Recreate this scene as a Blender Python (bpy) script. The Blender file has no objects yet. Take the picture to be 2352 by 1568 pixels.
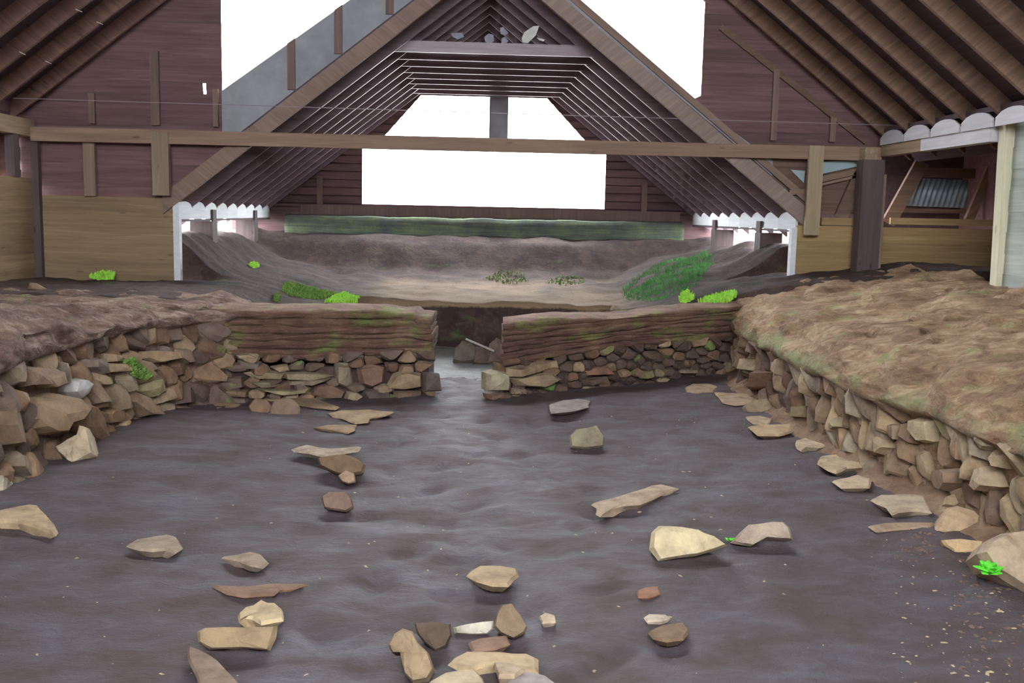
import bpy, math, random
from mathutils import Vector, Matrix, noise
random.seed(7)
PI = math.pi
scene = bpy.context.scene
COL = scene.collection

# ------------------------------------------------------------------ camera
FPX = 2287.0
EYE = Vector((0, 0, 1.7))
rho, pit, yaw = math.radians(1.2), math.radians(7.27), math.radians(2.68)
hd = Vector((math.sin(yaw), math.cos(yaw), 0))
Rh = Vector((math.cos(yaw), -math.sin(yaw), 0))
Z = Vector((0, 0, 1))
F = hd * math.cos(pit) - Z * math.sin(pit)
U0 = hd * math.sin(pit) + Z * math.cos(pit)
R = Rh * math.cos(rho) + U0 * math.sin(rho)
U = U0 * math.cos(rho) - Rh * math.sin(rho)
cam_d = bpy.data.cameras.new('camera')
cam_d.sensor_width = 36.0
cam_d.lens = FPX / 2352 * 36.0
cam_d.clip_end = 200
cam = bpy.data.objects.new('camera', cam_d)
M = Matrix((R, U, -F)).transposed().to_4x4()
M.translation = EYE
cam.matrix_world = M
COL.objects.link(cam)
scene.camera = cam

# ------------------------------------------------------------------ sky and exposure
world = bpy.data.worlds.new('sky')
scene.world = world
world.use_nodes = True
bg = world.node_tree.nodes['Background']
bg.inputs['Color'].default_value = (0.93, 0.96, 1.0, 1)
bg.inputs['Strength'].default_value = 12.0
scene.view_settings.view_transform = 'Standard'
scene.view_settings.look = 'None'
scene.view_settings.gamma = 1
scene.view_settings.use_curve_mapping = False
scene.view_settings.exposure = 1.0
try:
    scene.cycles.use_denoising = True
    scene.cycles.max_bounces = 8
    scene.cycles.diffuse_bounces = 6
except Exception:
    pass


# ------------------------------------------------------------------ rays of the survey camera, used to measure places
def ray(px, py):
    return F + R * ((px - 1176) / FPX) - U * ((py - 784) / FPX)


def hit(px, py, p0, n):
    d = ray(px, py)
    t = (Vector(p0) - EYE).dot(n) / d.dot(n)
    return EYE + d * t


def hY(px, py, y): return hit(px, py, (0, y, 0), Vector((0, 1, 0)))
def hX(px, py, x): return hit(px, py, (x, 0, 0), Vector((1, 0, 0)))
def hZ(px, py, z=0.0): return hit(px, py, (0, 0, z), Z)


def lerp_tab(tab, x):
    if x <= tab[0][0]: return tab[0][1]
    for (a, b), (c, d) in zip(tab, tab[1:]):
        if x <= c:
            return b + (d - b) * (x - a) / (c - a)
    return tab[-1][1]


def sst(t):
    t = max(0.0, min(1.0, t))
    return t * t * (3 - 2 * t)


# ------------------------------------------------------------------ materials
def new_mat(name):
    m = bpy.data.materials.new(name)
    m.use_nodes = True
    return m, m.node_tree, m.node_tree.nodes, m.node_tree.links, m.node_tree.nodes['Principled BSDF']


def ramp(nt, fac, stops, interp='LINEAR'):
    r = nt.nodes.new('ShaderNodeValToRGB')
    r.color_ramp.interpolation = interp
    while len(r.color_ramp.elements) < len(stops):
        r.color_ramp.elements.new(0.5)
    for e, (p, c) in zip(r.color_ramp.elements, stops):
        e.position = p
        e.color = (*c, 1) if len(c) == 3 else c
    nt.links.new(fac, r.inputs[0])
    return r.outputs[0]


def noise_tex(nt, vec, scale, detail=4, rough=0.6, dist=0.0):
    n = nt.nodes.new('ShaderNodeTexNoise')
    n.inputs['Scale'].default_value = scale
    n.inputs['Detail'].default_value = detail
    n.inputs['Roughness'].default_value = rough
    n.inputs['Distortion'].default_value = dist
    nt.links.new(vec, n.inputs['Vector'])
    return n.outputs['Fac']


def mapping(nt, vec, rot=(0, 0, 0), scale=(1, 1, 1), loc=(0, 0, 0)):
    m = nt.nodes.new('ShaderNodeMapping')
    m.inputs['Rotation'].default_value = rot
    m.inputs['Scale'].default_value = scale
    m.inputs['Location'].default_value = loc
    nt.links.new(vec, m.inputs['Vector'])
    return m.outputs[0]


def mix(nt, fac, a, b, mode='MIX'):
    m = nt.nodes.new('ShaderNodeMix')
    m.data_type = 'RGBA'
    m.blend_type = mode
    for s, v in ((0, fac), (6, a), (7, b)):
        if hasattr(v, 'is_linked'):
            nt.links.new(v, m.inputs[s])
        elif s == 0:
            m.inputs[0].default_value = v
        else:
            m.inputs[s].default_value = (*v, 1)
    return m.outputs[2]


def math_n(nt, op, a, b=0.0):
    m = nt.nodes.new('ShaderNodeMath')
    m.operation = op
    for i, v in ((0, a), (1, b)):
        if hasattr(v, 'is_linked'):
            nt.links.new(v, m.inputs[i])
        else:
            m.inputs[i].default_value = v
    return m.outputs[0]


def bump(nt, bsdf, h, strength, dist=0.02):
    b = nt.nodes.new('ShaderNodeBump')
    b.inputs['Strength'].default_value = strength
    b.inputs['Distance'].default_value = dist
    nt.links.new(h, b.inputs['Height'])
    nt.links.new(b.outputs[0], bsdf.inputs['Normal'])


def pos_rand(nt):
    """world position shifted by a random amount per object"""
    g = nt.nodes.new('ShaderNodeNewGeometry')
    oi = nt.nodes.new('ShaderNodeObjectInfo')
    v = nt.nodes.new('ShaderNodeVectorMath')
    v.operation = 'MULTIPLY_ADD'
    nt.links.new(oi.outputs['Random'], v.inputs[0])
    v.inputs[1].default_value = (13, 17, 11)
    nt.links.new(g.outputs['Position'], v.inputs[2])
    return v.outputs[0], oi, g


def wood(name, c_dark, c_light, axis='X', rough=0.8, knots=True, var=0.25):
    m, nt, N, L, b = new_mat(name)
    v, oi, g = pos_rand(nt)
    rot = (0, 0, 0)
    if axis == 'SL': rot = (0, math.radians(38), 0)
    if axis == 'SR': rot = (0, math.radians(-38), 0)
    if rot != (0, 0, 0): v = mapping(nt, v, rot=rot)
    sc = {'X': (1.2, 22, 22), 'Y': (22, 1.2, 22), 'Z': (22, 22, 1.2), 'SL': (1.2, 22, 22), 'SR': (1.2, 22, 22)}[axis]
    s = mapping(nt, v, scale=sc)
    gr = noise_tex(nt, s, 1.0, 5, 0.65, 0.6)
    big = noise_tex(nt, mapping(nt, v, scale=tuple(0.08 * q + 0.5 for q in sc)), 1.5, 3)
    f = math_n(nt, 'ADD', math_n(nt, 'MULTIPLY', gr, 0.65), math_n(nt, 'MULTIPLY', big, 0.35))
    c = ramp(nt, f, [(0.32, c_dark), (0.52, tuple((p + q) / 2 for p, q in zip(c_dark, c_light))), (0.68, c_light)])
    if knots:
        ks = mapping(nt, v, scale={'X': (2.2, 7, 7), 'Y': (7, 2.2, 7), 'Z': (7, 7, 2.2)}.get(axis, (2.2, 7, 7)))
        vo = nt.nodes.new('ShaderNodeTexVoronoi')
        vo.inputs['Scale'].default_value = 1.0
        L.new(ks, vo.inputs['Vector'])
        k = ramp(nt, vo.outputs['Distance'], [(0.05, (1, 1, 1)), (0.13, (0, 0, 0))])
        c = mix(nt, math_n(nt, 'MULTIPLY', k, 0.6), c, tuple(q * 0.45 for q in c_dark))
    rnd = math_n(nt, 'ADD', math_n(nt, 'MULTIPLY', oi.outputs['Random'], var), 1 - var / 2)
    hs = nt.nodes.new('ShaderNodeHueSaturation')
    L.new(c, hs.inputs['Color']); L.new(rnd, hs.inputs['Value'])
    L.new(hs.outputs[0], b.inputs['Base Color'])
    b.inputs['Roughness'].default_value = rough
    bump(nt, b, gr, 0.35, 0.006)
    return m


def earth(name, c1, c2, c3, streak=(6, 6, 30), moss=None, moss_t=0.6, rough=0.95, bs=0.6, bd=0.03, fine=30, band=None):
    m, nt, N, L, b = new_mat(name)
    g = nt.nodes.new('ShaderNodeNewGeometry')
    p = g.outputs['Position']
    s1 = noise_tex(nt, mapping(nt, p, scale=streak), 1.0, 6, 0.7, 0.8)
    s2 = noise_tex(nt, p, 1.9, 7, 0.68)
    s3 = noise_tex(nt, p, fine, 3, 0.7)
    f = math_n(nt, 'ADD', math_n(nt, 'MULTIPLY', s1, 0.5), math_n(nt, 'MULTIPLY', s2, 0.5))
    c = ramp(nt, f, [(0.38, c1), (0.5, c2), (0.61, c3)])
    c = mix(nt, math_n(nt, 'MULTIPLY', s3, 0.5), c, tuple(q * 0.55 for q in c1))
    if moss:
        mn = noise_tex(nt, mapping(nt, p, scale=(1.2, 1.2, 3.0), loc=(3.3, 1.7, 0)), 1.7, 6, 0.65)
        mf = ramp(nt, mn, [(moss_t - 0.04, (0, 0, 0)), (moss_t + 0.08, (1, 1, 1))])
        c = mix(nt, math_n(nt, 'MULTIPLY', mf, 0.6), c, moss)
    if band:     # moss growing along the damp lower edge of the turf
        sp = nt.nodes.new('ShaderNodeSeparateXYZ')
        L.new(p, sp.inputs[0])
        zz = math_n(nt, 'ADD', sp.outputs[2], math_n(nt, 'MULTIPLY', math_n(nt, 'SUBTRACT', s2, 0.5), 0.35))
        zb = ramp(nt, zz, [(band[0] - 0.05, (0, 0, 0)), (band[0], (1, 1, 1)), (band[1], (1, 1, 1)), (band[1] + 0.06, (0, 0, 0))])
        bn = ramp(nt, noise_tex(nt, p, 2.6, 5, 0.7), [(0.44, (0, 0, 0)), (0.56, (1, 1, 1))])
        c = mix(nt, math_n(nt, 'MULTIPLY', math_n(nt, 'MULTIPLY', zb, bn), band[2]), c, band[3])
    L.new(c, b.inputs['Base Color'])
    b.inputs['Roughness'].default_value = rough
    h = math_n(nt, 'ADD', s1, math_n(nt, 'MULTIPLY', s3, 0.35))
    bump(nt, b, h, bs, bd)
    return m


def stone_mat(name, moss=False):
    m, nt, N, L, b = new_mat(name)
    v, oi, g = pos_rand(nt)
    n1 = noise_tex(nt, v, 9, 6, 0.65)
    n2 = noise_tex(nt, v, 45, 3, 0.7)
    lo = ramp(nt, n1, [(0.3, (0.62, 0.58, 0.56)), (0.55, (1, 1, 1)), (0.75, (1.22, 1.2, 1.12))])
    c = mix(nt, 1.0, oi.outputs['Color'], lo, 'MULTIPLY')
    st = ramp(nt, noise_tex(nt, v, 5, 4), [(0.55, (0, 0, 0)), (0.7, (1, 1, 1))])
    c = mix(nt, math_n(nt, 'MULTIPLY', st, 0.4), c, (0.16, 0.09, 0.06))
    if moss:
        st2 = ramp(nt, noise_tex(nt, v, 4, 5), [(0.52, (0, 0, 0)), (0.6, (1, 1, 1))])
        c = mix(nt, math_n(nt, 'MULTIPLY', st2, 0.8), c, (0.16, 0.3, 0.06))
    c = mix(nt, math_n(nt, 'MULTIPLY', n2, 0.25), c, (0.07, 0.05, 0.045))
    L.new(c, b.inputs['Base Color'])
    b.inputs['Roughness'].default_value = 0.9
    bump(nt, b, math_n(nt, 'ADD', n1, math_n(nt, 'MULTIPLY', n2, 0.4)), 0.6, 0.02)
    return m


def plain(name, col, rough=0.8, var=0.3, scale=8, metallic=0.0):
    m, nt, N, L, b = new_mat(name)
    v, oi, g = pos_rand(nt)
    n = noise_tex(nt, v, scale, 5)
    c = ramp(nt, n, [(0.3, tuple(q * (1 - var) for q in col)), (0.7, tuple(min(1, q * (1 + var)) for q in col))])
    L.new(c, b.inputs['Base Color'])
    b.inputs['Roughness'].default_value = rough
    b.inputs['Metallic'].default_value = metallic
    bump(nt, b, n, 0.2, 0.01)
    return m


MT = {}
MT['stone'] = stone_mat('stone')
MT['mossy_stone'] = stone_mat('mossy_stone', True)
MT['turf'] = earth('turf', (0.11, 0.062, 0.045), (0.21, 0.125, 0.085), (0.32, 0.215, 0.14), (5, 5, 26), (0.17, 0.22, 0.085), 0.62)
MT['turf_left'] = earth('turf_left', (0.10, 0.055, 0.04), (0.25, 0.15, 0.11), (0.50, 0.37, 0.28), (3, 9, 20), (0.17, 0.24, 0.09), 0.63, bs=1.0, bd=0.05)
MT['turf_right'] = earth('turf_right', (0.20, 0.105, 0.06), (0.44, 0.28, 0.16), (0.74, 0.54, 0.34), (3, 9, 20), (0.30, 0.38, 0.13), 0.61, bs=1.0, bd=0.05, band=(0.56, 0.62, 0.55, (0.34, 0.44, 0.2)))  # lighter than the left turf: light on the right bank put into the colour
MT['turf_layer'] = earth('turf_layer', (0.12, 0.058, 0.043), (0.235, 0.13, 0.09), (0.38, 0.235, 0.165), (3, 3, 34), (0.24, 0.34, 0.08), 0.585, bs=1.0, bd=0.04)
MT['skirt'] = earth('spilled_soil', (0.18, 0.10, 0.06), (0.30, 0.19, 0.12), (0.42, 0.29, 0.19), (9, 9, 9))
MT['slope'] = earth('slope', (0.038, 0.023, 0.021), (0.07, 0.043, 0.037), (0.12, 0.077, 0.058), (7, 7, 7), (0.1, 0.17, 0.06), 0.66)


def lit_dry_ledge(m):      # dry tan grass on the ledge, window light on it painted in by height
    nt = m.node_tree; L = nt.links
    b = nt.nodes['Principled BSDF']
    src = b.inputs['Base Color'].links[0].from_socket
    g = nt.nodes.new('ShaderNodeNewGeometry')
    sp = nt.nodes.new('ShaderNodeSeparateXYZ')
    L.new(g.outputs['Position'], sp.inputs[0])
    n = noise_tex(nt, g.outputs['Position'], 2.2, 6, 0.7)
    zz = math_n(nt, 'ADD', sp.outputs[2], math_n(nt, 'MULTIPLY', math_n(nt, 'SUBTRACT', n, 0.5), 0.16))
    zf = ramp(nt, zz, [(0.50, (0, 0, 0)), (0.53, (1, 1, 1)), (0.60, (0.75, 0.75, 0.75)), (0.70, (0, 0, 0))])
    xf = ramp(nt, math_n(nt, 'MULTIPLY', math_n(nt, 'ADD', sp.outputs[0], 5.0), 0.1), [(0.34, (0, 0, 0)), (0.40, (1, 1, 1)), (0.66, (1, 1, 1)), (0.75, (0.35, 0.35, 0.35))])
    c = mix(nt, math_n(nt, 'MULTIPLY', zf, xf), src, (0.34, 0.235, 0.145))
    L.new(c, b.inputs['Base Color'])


lit_dry_ledge(MT['slope'])
MT['grass_soil'] = earth('grass_soil', (0.05, 0.09, 0.03), (0.1, 0.16, 0.05), (0.22, 0.2, 0.1), (7, 7, 7))
MT['outside'] = earth('outside', (0.15, 0.14, 0.13), (0.22, 0.2, 0.19), (0.3, 0.27, 0.26), (3, 3, 3))


def floor_mat():
    m, nt, N, L, b = new_mat('dark_soil')
    g = nt.nodes.new('ShaderNodeNewGeometry')
    p = g.outputs['Position']
    n1 = noise_tex(nt, mapping(nt, p, scale=(1.0, 1.6, 1)), 2.2, 6, 0.65, 0.4)
    n2 = noise_tex(nt, p, 60, 3, 0.75)
    n3 = noise_tex(nt, mapping(nt, p, scale=(6, 14, 6)), 1.0, 5, 0.7, 0.7)
    c = ramp(nt, n1, [(0.36, (0.082, 0.052, 0.047)), (0.48, (0.10, 0.078, 0.085)), (0.64, (0.122, 0.110, 0.138))])
    c = mix(nt, math_n(nt, 'MULTIPLY', ramp(nt, n3, [(0.42, (1, 1, 1)), (0.56, (0, 0, 0))]), 0.45), c, (0.07, 0.045, 0.045))
    c = mix(nt, math_n(nt, 'MULTIPLY', n2, 0.6), c, (0.06, 0.042, 0.045))
    L.new(c, b.inputs['Base Color'])
    r = ramp(nt, n1, [(0.3, (0.85, 0.85, 0.85)), (0.7, (0.62, 0.62, 0.62))])
    L.new(r, b.inputs['Roughness'])
    b.inputs['Specular IOR Level'].default_value = 0.5
    h = math_n(nt, 'ADD', math_n(nt, 'MULTIPLY', n2, 0.4), n3)
    bump(nt, b, h, 0.55, 0.03)
    return m


MT['floor'] = floor_mat()
MT['lit_floor'] = earth('lit_floor', (0.20, 0.19, 0.19), (0.30, 0.29, 0.29), (0.42, 0.40, 0.36), (5, 5, 5), rough=0.7)  # window light on the floor beyond the doorway put into the colour

MT['board_new'] = wood('pale_board', (0.20, 0.135, 0.075), (0.38, 0.28, 0.165), 'X')
MT['board_new_y'] = wood('pale_board_lengthwise', (0.22, 0.15, 0.08), (0.42, 0.31, 0.18), 'Y')
MT['board_gold'] = wood('golden_board', (0.27, 0.17, 0.07), (0.47, 0.34, 0.17), 'X')
MT['board_grey_y'] = wood('grey_green_board', (0.28, 0.30, 0.27), (0.46, 0.48, 0.44), 'Y')
MT['gable_board'] = wood('dark_gable_board', (0.095, 0.05, 0.052), (0.21, 0.12, 0.125), 'X', knots=False, var=0.35)
MT['gable_brown'] = wood('brown_gable_board', (0.10, 0.06, 0.045), (0.21, 0.14, 0.10), 'X', knots=False)
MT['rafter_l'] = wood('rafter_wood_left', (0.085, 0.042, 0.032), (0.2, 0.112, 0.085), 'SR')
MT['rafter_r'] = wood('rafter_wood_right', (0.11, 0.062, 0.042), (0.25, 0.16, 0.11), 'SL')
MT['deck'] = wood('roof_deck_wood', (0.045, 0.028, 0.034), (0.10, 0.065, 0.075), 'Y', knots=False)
MT['inner_rafter'] = wood('inner_rafter_wood', (0.15, 0.10, 0.12), (0.28, 0.20, 0.23), 'X', knots=False, rough=0.38)  # purple lift in the colour stands for haze round the bright windows
MT['front_rafter'] = wood('front_rafter_wood', (0.17, 0.115, 0.09), (0.31, 0.225, 0.18), 'SR', knots=False)
MT['beam'] = wood('tie_beam_wood', (0.18, 0.115, 0.082), (0.33, 0.225, 0.16), 'X')
MT['plate'] = wood('eave_plate_wood', (0.2, 0.14, 0.09), (0.4, 0.3, 0.2), 'Y')
MT['plate_pale'] = wood('pale_eave_wood', (0.42, 0.41, 0.43), (0.6, 0.59, 0.62), 'Y', knots=False)
MT['daylit_wood'] = wood('daylit_eave_wood', (0.62, 0.66, 0.68), (0.8, 0.84, 0.86), 'Y', knots=False)  # white carries the daylight falling on eave boards and board ends
MT['post'] = wood('post_wood', (0.20, 0.145, 0.105), (0.34, 0.26, 0.2), 'Z')
MT['post_dark'] = wood('dark_post_wood', (0.072, 0.05, 0.052), (0.13, 0.098, 0.1), 'Z')
MT['post_pale'] = wood('pale_post_wood', (0.5, 0.48, 0.34), (0.72, 0.69, 0.5), 'Z')
MT['post_light'] = wood('light_post_wood', (0.34, 0.27, 0.17), (0.52, 0.43, 0.29), 'Z')
MT['stud'] = wood('stud_wood', (0.14, 0.09, 0.08), (0.24, 0.16, 0.14), 'Z', knots=False)
MT['sheet'] = plain('grey_sheet', (0.30, 0.31, 0.34), 0.8, 0.2, 3)
MT['metal'] = plain('corrugated_metal', (0.27, 0.36, 0.42), 0.5, 0.2, 5, 0.3)
MT['blue_sheet'] = plain('pale_blue_sheet', (0.36, 0.47, 0.5), 0.6, 0.12, 3)
MT['moss'] = plain('moss', (0.17, 0.30, 0.06), 0.9, 0.5, 25)
MT['lime_moss'] = plain('lime_moss', (0.42, 0.80, 0.10), 0.85, 0.3, 25)
MT['leaf'] = plain('leaf_green', (0.12, 0.7, 0.04), 0.7, 0.25, 20)
MT['grass'] = plain('grass_blade', (0.07, 0.3, 0.055), 0.8, 0.4, 3)
MT['straw'] = plain('straw', (0.48, 0.38, 0.22), 0.9, 0.3, 8)
MT['fleck'] = plain('pale_fleck', (0.62, 0.63, 0.6), 0.7, 0.25, 8)
MT['fleck_dim'] = plain('dim_fleck', (0.3, 0.31, 0.36), 0.8, 0.2, 8)
MT['wire'] = plain('wire', (0.25, 0.2, 0.22), 0.5, 0.1, 3)
MT['pale_stick'] = plain('pale_stick', (0.5, 0.47, 0.42), 0.8, 0.2, 8)
MT['mossy_sill'] = earth('mossy_sill', (0.08, 0.09, 0.09), (0.14, 0.18, 0.13), (0.27, 0.33, 0.16), (1, 4, 30))

# ------------------------------------------------------------------ building blocks
WL = {}


def link(o, parent=None, loc=None):
    COL.objects.link(o)
    loc = Vector(loc if loc is not None else (0, 0, 0))
    WL[o] = loc
    if parent is not None:
        o.parent = parent
        o.location = loc - WL[parent]
    else:
        o.location = loc
    return o


def obj(name, vs, fs, mat, parent=None, smooth=False, label=None, cat=None, group=None, kind=None, color=None):
    xs = [v[0] for v in vs]; ys = [v[1] for v in vs]; zs = [v[2] for v in vs]
    loc = Vector(((min(xs) + max(xs)) / 2, (min(ys) + max(ys)) / 2, min(zs)))
    me = bpy.data.meshes.new(name)
    me.from_pydata([Vector(v) - loc for v in vs], [], fs)
    me.validate()
    me.update()
    if smooth:
        for p in me.polygons: p.use_smooth = True
    if isinstance(mat, str): mat = MT[mat]
    me.materials.append(mat)
    o = bpy.data.objects.new(name, me)
    if color: o.color = (*color, 1)
    tag(o, label, cat, group, kind)
    return link(o, parent, loc)


def tag(o, label=None, cat=None, group=None, kind=None):
    if label: o['label'] = label
    if cat: o['category'] = cat
    if group: o['group'] = group
    if kind: o['kind'] = kind


def empty(name, loc, label=None, cat=None, group=None, kind=None):
    o = bpy.data.objects.new(name, None)
    o.empty_display_size = 0.2
    tag(o, label, cat, group, kind)
    return link(o, None, loc)


BOXF = [(0, 1, 2, 3), (7, 6, 5, 4), (0, 4, 5, 1), (1, 5, 6, 2), (2, 6, 7, 3), (3, 7, 4, 0)]


def fix_normals(o):
    import bmesh
    bm = bmesh.new(); bm.from_mesh(o.data)
    bmesh.ops.recalc_face_normals(bm, faces=bm.faces)
    bm.to_mesh(o.data); bm.free()
    return o


def box(name, x0, x1, y0, y1, z0, z1, mat, parent=None, **k):
    vs = [(x0, y0, z0), (x1, y0, z0), (x1, y0, z1), (x0, y0, z1), (x0, y1, z0), (x1, y1, z0), (x1, y1, z1), (x0, y1, z1)]
    return obj(name, vs, BOXF, mat, parent, **k)


def prism_y(name, pts, y0, y1, mat, parent=None, **k):
    """polygon in the XZ plane with thickness along Y"""
    n = len(pts)
    vs = [(x, y0, z) for x, z in pts] + [(x, y1, z) for x, z in pts]
    fs = [tuple(range(n)), tuple(range(2 * n - 1, n - 1, -1))]
    fs += [(i, i + n, (i + 1) % n + n, (i + 1) % n) for i in range(n)]
    return fix_normals(obj(name, vs, fs, mat, parent, **k))


def prism_x(name, pts, x0, x1, mat, parent=None, **k):
    n = len(pts)
    vs = [(x0, y, z) for y, z in pts] + [(x1, y, z) for y, z in pts]
    fs = [tuple(range(n)), tuple(range(2 * n - 1, n - 1, -1))]
    fs += [(i, i + n, (i + 1) % n + n, (i + 1) % n) for i in range(n)]
    return fix_normals(obj(name, vs, fs, mat, parent, **k))


def bar(name, a, b, w, h, mat, parent=None, side=None, **k):
    """square bar from a to b"""
    a, b = Vector(a), Vector(b)
    d = (b - a).normalized()
    s = side or (Vector((0, 1, 0)) if abs(d.y) < 0.9 else Vector((1, 0, 0)))
    s = (s - d * s.dot(d)).normalized()
    t = d.cross(s)
    q = [(-w / 2, -h / 2), (w / 2, -h / 2), (w / 2, h / 2), (-w / 2, h / 2)]
    vs = [a + s * i + t * j for i, j in q] + [b + s * i + t * j for i, j in q]
    return fix_normals(obj(name, vs, BOXF, mat, parent, **k))


# ------------------------------------------------------------------ levels of the ground
LB = [(p.y, p.x) for p in (hZ(0, 1128), hZ(95, 1068), hZ(215, 1012), hZ(300, 978), hZ(430, 942), hZ(520, 930))]
LBASE = [(-1.6, -3.0), (3.0, -2.85)] + LB
RBp = [hZ(2352, 1285), hZ(2150, 1160), hZ(1980, 1080), hZ(1850, 995), hZ(1760, 930), hZ(1700, 880)]
RBASE = [(-1.6, 2.35), (2.5, 2.5)] + [(p.y, p.x) for p in RBp] + [(11.6, 3.05)]
def lb(y): return lerp_tab(LBASE, y)
def rb(y): return lerp_tab(RBASE, y)


def lev_l(y): return lerp_tab([(-2, 1.1), (5, 1.07), (7, 0.99), (8.7, 0.9), (12, 0.84), (17, 0.92)], y)
def lev_r(y): return lerp_tab([(-2, 0.93), (5, 0.93), (11, 0.9), (13.6, 1.0), (17, 1.08)], y)


A1, B1 = hZ(520, 930), hZ(1003, 908)      # front foot of the doorway wall, left piece
A2, B2 = hZ(1140, 915), hZ(1694, 866)     # right piece


def BERM(y, side):
    tab = [(12, 1.34), (13.3, 1.38), (14.2, 1.28), (15.1, 1.38), (16.2, 1.24), (17.1, 1.4), (18, 1.34)] if side == 0 else \
          [(12, 1.34), (13.3, 1.38), (13.9, 1.28), (14.6, 1.38), (15.4, 1.27), (16.2, 1.27), (16.9, 1.4), (18, 1.34)]
    return lerp_tab(tab, y) + 0.03 * noise.noise((y * 4, side, 0))


def hgt(x, y):
    """level of the banks and of the earth behind the doorway wall"""
    n = 0.05 * noise.noise((x * 0.9, y * 0.9, 3.1)) + 0.03 * noise.noise((x * 3, y * 3, 1.0)) + 0.014 * noise.noise((x * 8, y * 8, 7))
    if x < -1.4:
        t = sst((-1.4 - x) / 1.5)
        s = 0.56 + (lev_l(y) - 0.56) * t
        if y > 12.2 and x < -3.62:   # earth bank outside the eaves with dips where the sky shows
            s = BERM(y, 0) - 0.45 * sst((-3.7 - x) / 0.7)
        elif y > 12.2 and x < -2.7:
            s = s + (BERM(y, 0) - s) * sst((-2.7 - x) / 0.92) ** 1.5
    elif x > 1.8:
        t = sst((x - 1.8) / 1.6)
        s = 0.57 + (lev_r(y) - 0.57) * t
        if y < 12.4: s += min(0.26, max(0, x - 3.2) * 0.13)
        if y > 12.6 and x > 4.18:
            s = BERM(y, 1) - 0.45 * sst((x - 4.25) / 0.7)
        elif y > 12.6 and x > 3.2:
            s = s + (BERM(y, 1) - s) * sst((x - 3.2) / 0.98) ** 1.5
    else:
        s = 0.58
    back = lerp_tab([(12.6, 0.58), (13.4, 0.62), (14.15, 0.70), (14.4, 0.85), (14.8, 1.22), (15.1, 1.30), (17.6, 1.35)], y)
    yw = y + 0.16 * noise.noise((x * 0.55, 4.0, 0)) + 0.1 * noise.noise((x * 2.3, 1.0, 0)) + 0.10 * (abs(x - 0.2) / 2) ** 2
    back = lerp_tab([(12.6, 0.57), (14.5, 0.62), (16.0, 0.68), (16.4, 0.80), (16.9, 1.18), (17.2, 1.30), (18.6, 1.36)], yw)
    s = max(s, back + 0.03 * noise.noise((x * 2, y * 2, 0))) if y > 12.4 else s
    s += n
    # sunken anteroom behind the doorway
    wob = 0.09 * noise.noise((x * 1.7, y * 1.7, 5.0))
    inside = min(x + 1.48 + wob, 1.85 - x + wob, 12.68 + wob * 0.7 - y)
    if inside > 0:
        s = s + (-0.02 - s) * sst(inside / 0.09)
    return s


def grid_mesh(name, xs, ys, f, mat, parent=None, **k):
    vs, fs = [], []
    nx = len(xs)
    for y in ys:
        for x in xs:
            vs.append(f(x, y))
    for j in range(len(ys) - 1):
        for i in range(nx - 1):
            a = j * nx + i
            fs.append((a, a + 1, a + 1 + nx, a + nx))
    return obj(name, vs, fs, mat, parent, smooth=True, **k)


def rng(a, b, st):
    n = max(1, int(round((b - a) / st)))
    return [a + (b - a) * i / n for i in range(n + 1)]


# ------------------------------------------------------------------ floor
random.seed(21)
steps = [(random.uniform(-0.75, 0.75) + 0.1, random.uniform(3.3, 9.8), random.uniform(0.3, 2.6)) for _ in range(75)]


DIPS = []
for (px, py, w) in ((55, 1222, 90), (350, 1268, 70), (570, 1302, 55), (600, 1432, 60), (545, 1494, 100), (1130, 1346, 65), (1560, 1286, 95),
                    (1760, 1250, 80), (1450, 1172, 110), (1348, 1032, 50), (1308, 948, 55), (776, 1176, 45), (790, 1098, 60), (1530, 1475, 55),
                    (2060, 1182, 70), (1930, 1088, 60), (1960, 1122, 50), (1770, 1002, 60), (1860, 1035, 45)):
    p_ = hZ(px, py + 6)
    DIPS.append((p_.x, p_.y, w / FPX * p_.y * 1.15))


def floor_z(x, y):
    dz = 0.0
    for dx0, dy0, rr0 in DIPS:
        if abs(x - dx0) < 0.6 and abs(y - dy0) < 0.5:
            dz -= 0.035 * math.exp(-((x - dx0) / rr0) ** 2 - ((y - dy0) / 0.10) ** 2)
    z = dz + 0.03 * noise.noise((x * 0.8, y * 0.8, 0)) + 0.012 * noise.noise((x * 4, y * 4, 2))
    z += 0.010 * noise.noise((x * 11, y * 11, 4))
    e = min(1, abs(x - 0.05) / 2.6)
    z += 0.045 * e * e
    for sx, sy, sa in steps:
        dx, dy = x - sx, y - sy
        if abs(dx) < 0.3 and abs(dy) < 0.3:
            u = dx * math.cos(sa) + dy * math.sin(sa)
            w = -dx * math.sin(sa) + dy * math.cos(sa)
            z -= 0.030 * math.exp(-(u / 0.12) ** 2 - (w / 0.055) ** 2)
    return (x, y, z)


grid_mesh('floor', rng(-3.3, 3.5, 0.045), rng(-1.6, 13.0, 0.05), floor_z, 'floor', kind='structure',
          label='dark damp trodden soil floor of the sunken hall')

pf = grid_mesh('lit_floor', rng(-1.75, 2.1, 0.08), rng(10.15, 12.95, 0.08), lambda x, y: (x, y, floor_z(x, y)[2] + 0.012 - 0.05 * max(0, 10.5 - y + 0.15 * noise.noise((x * 3, y, 0)))), 'lit_floor', label='soil floor beyond the doorway with window light in its pale colour')
pf.parent = bpy.data.objects['floor']; pf.location = pf.location - bpy.data.objects['floor'].location

# ------------------------------------------------------------------ outer ground
def out_z(x, y):
    inside = (-5.5 < x < 6.8 and -1.8 < y < 12.0) or (-5.4 < x < 6.6 and 12 <= y < 17.9)
    z = 0.9 + 0.15 * noise.noise((x * 0.2, y * 0.2, 0))
    return (x, y, -0.6 if inside else z)


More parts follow.
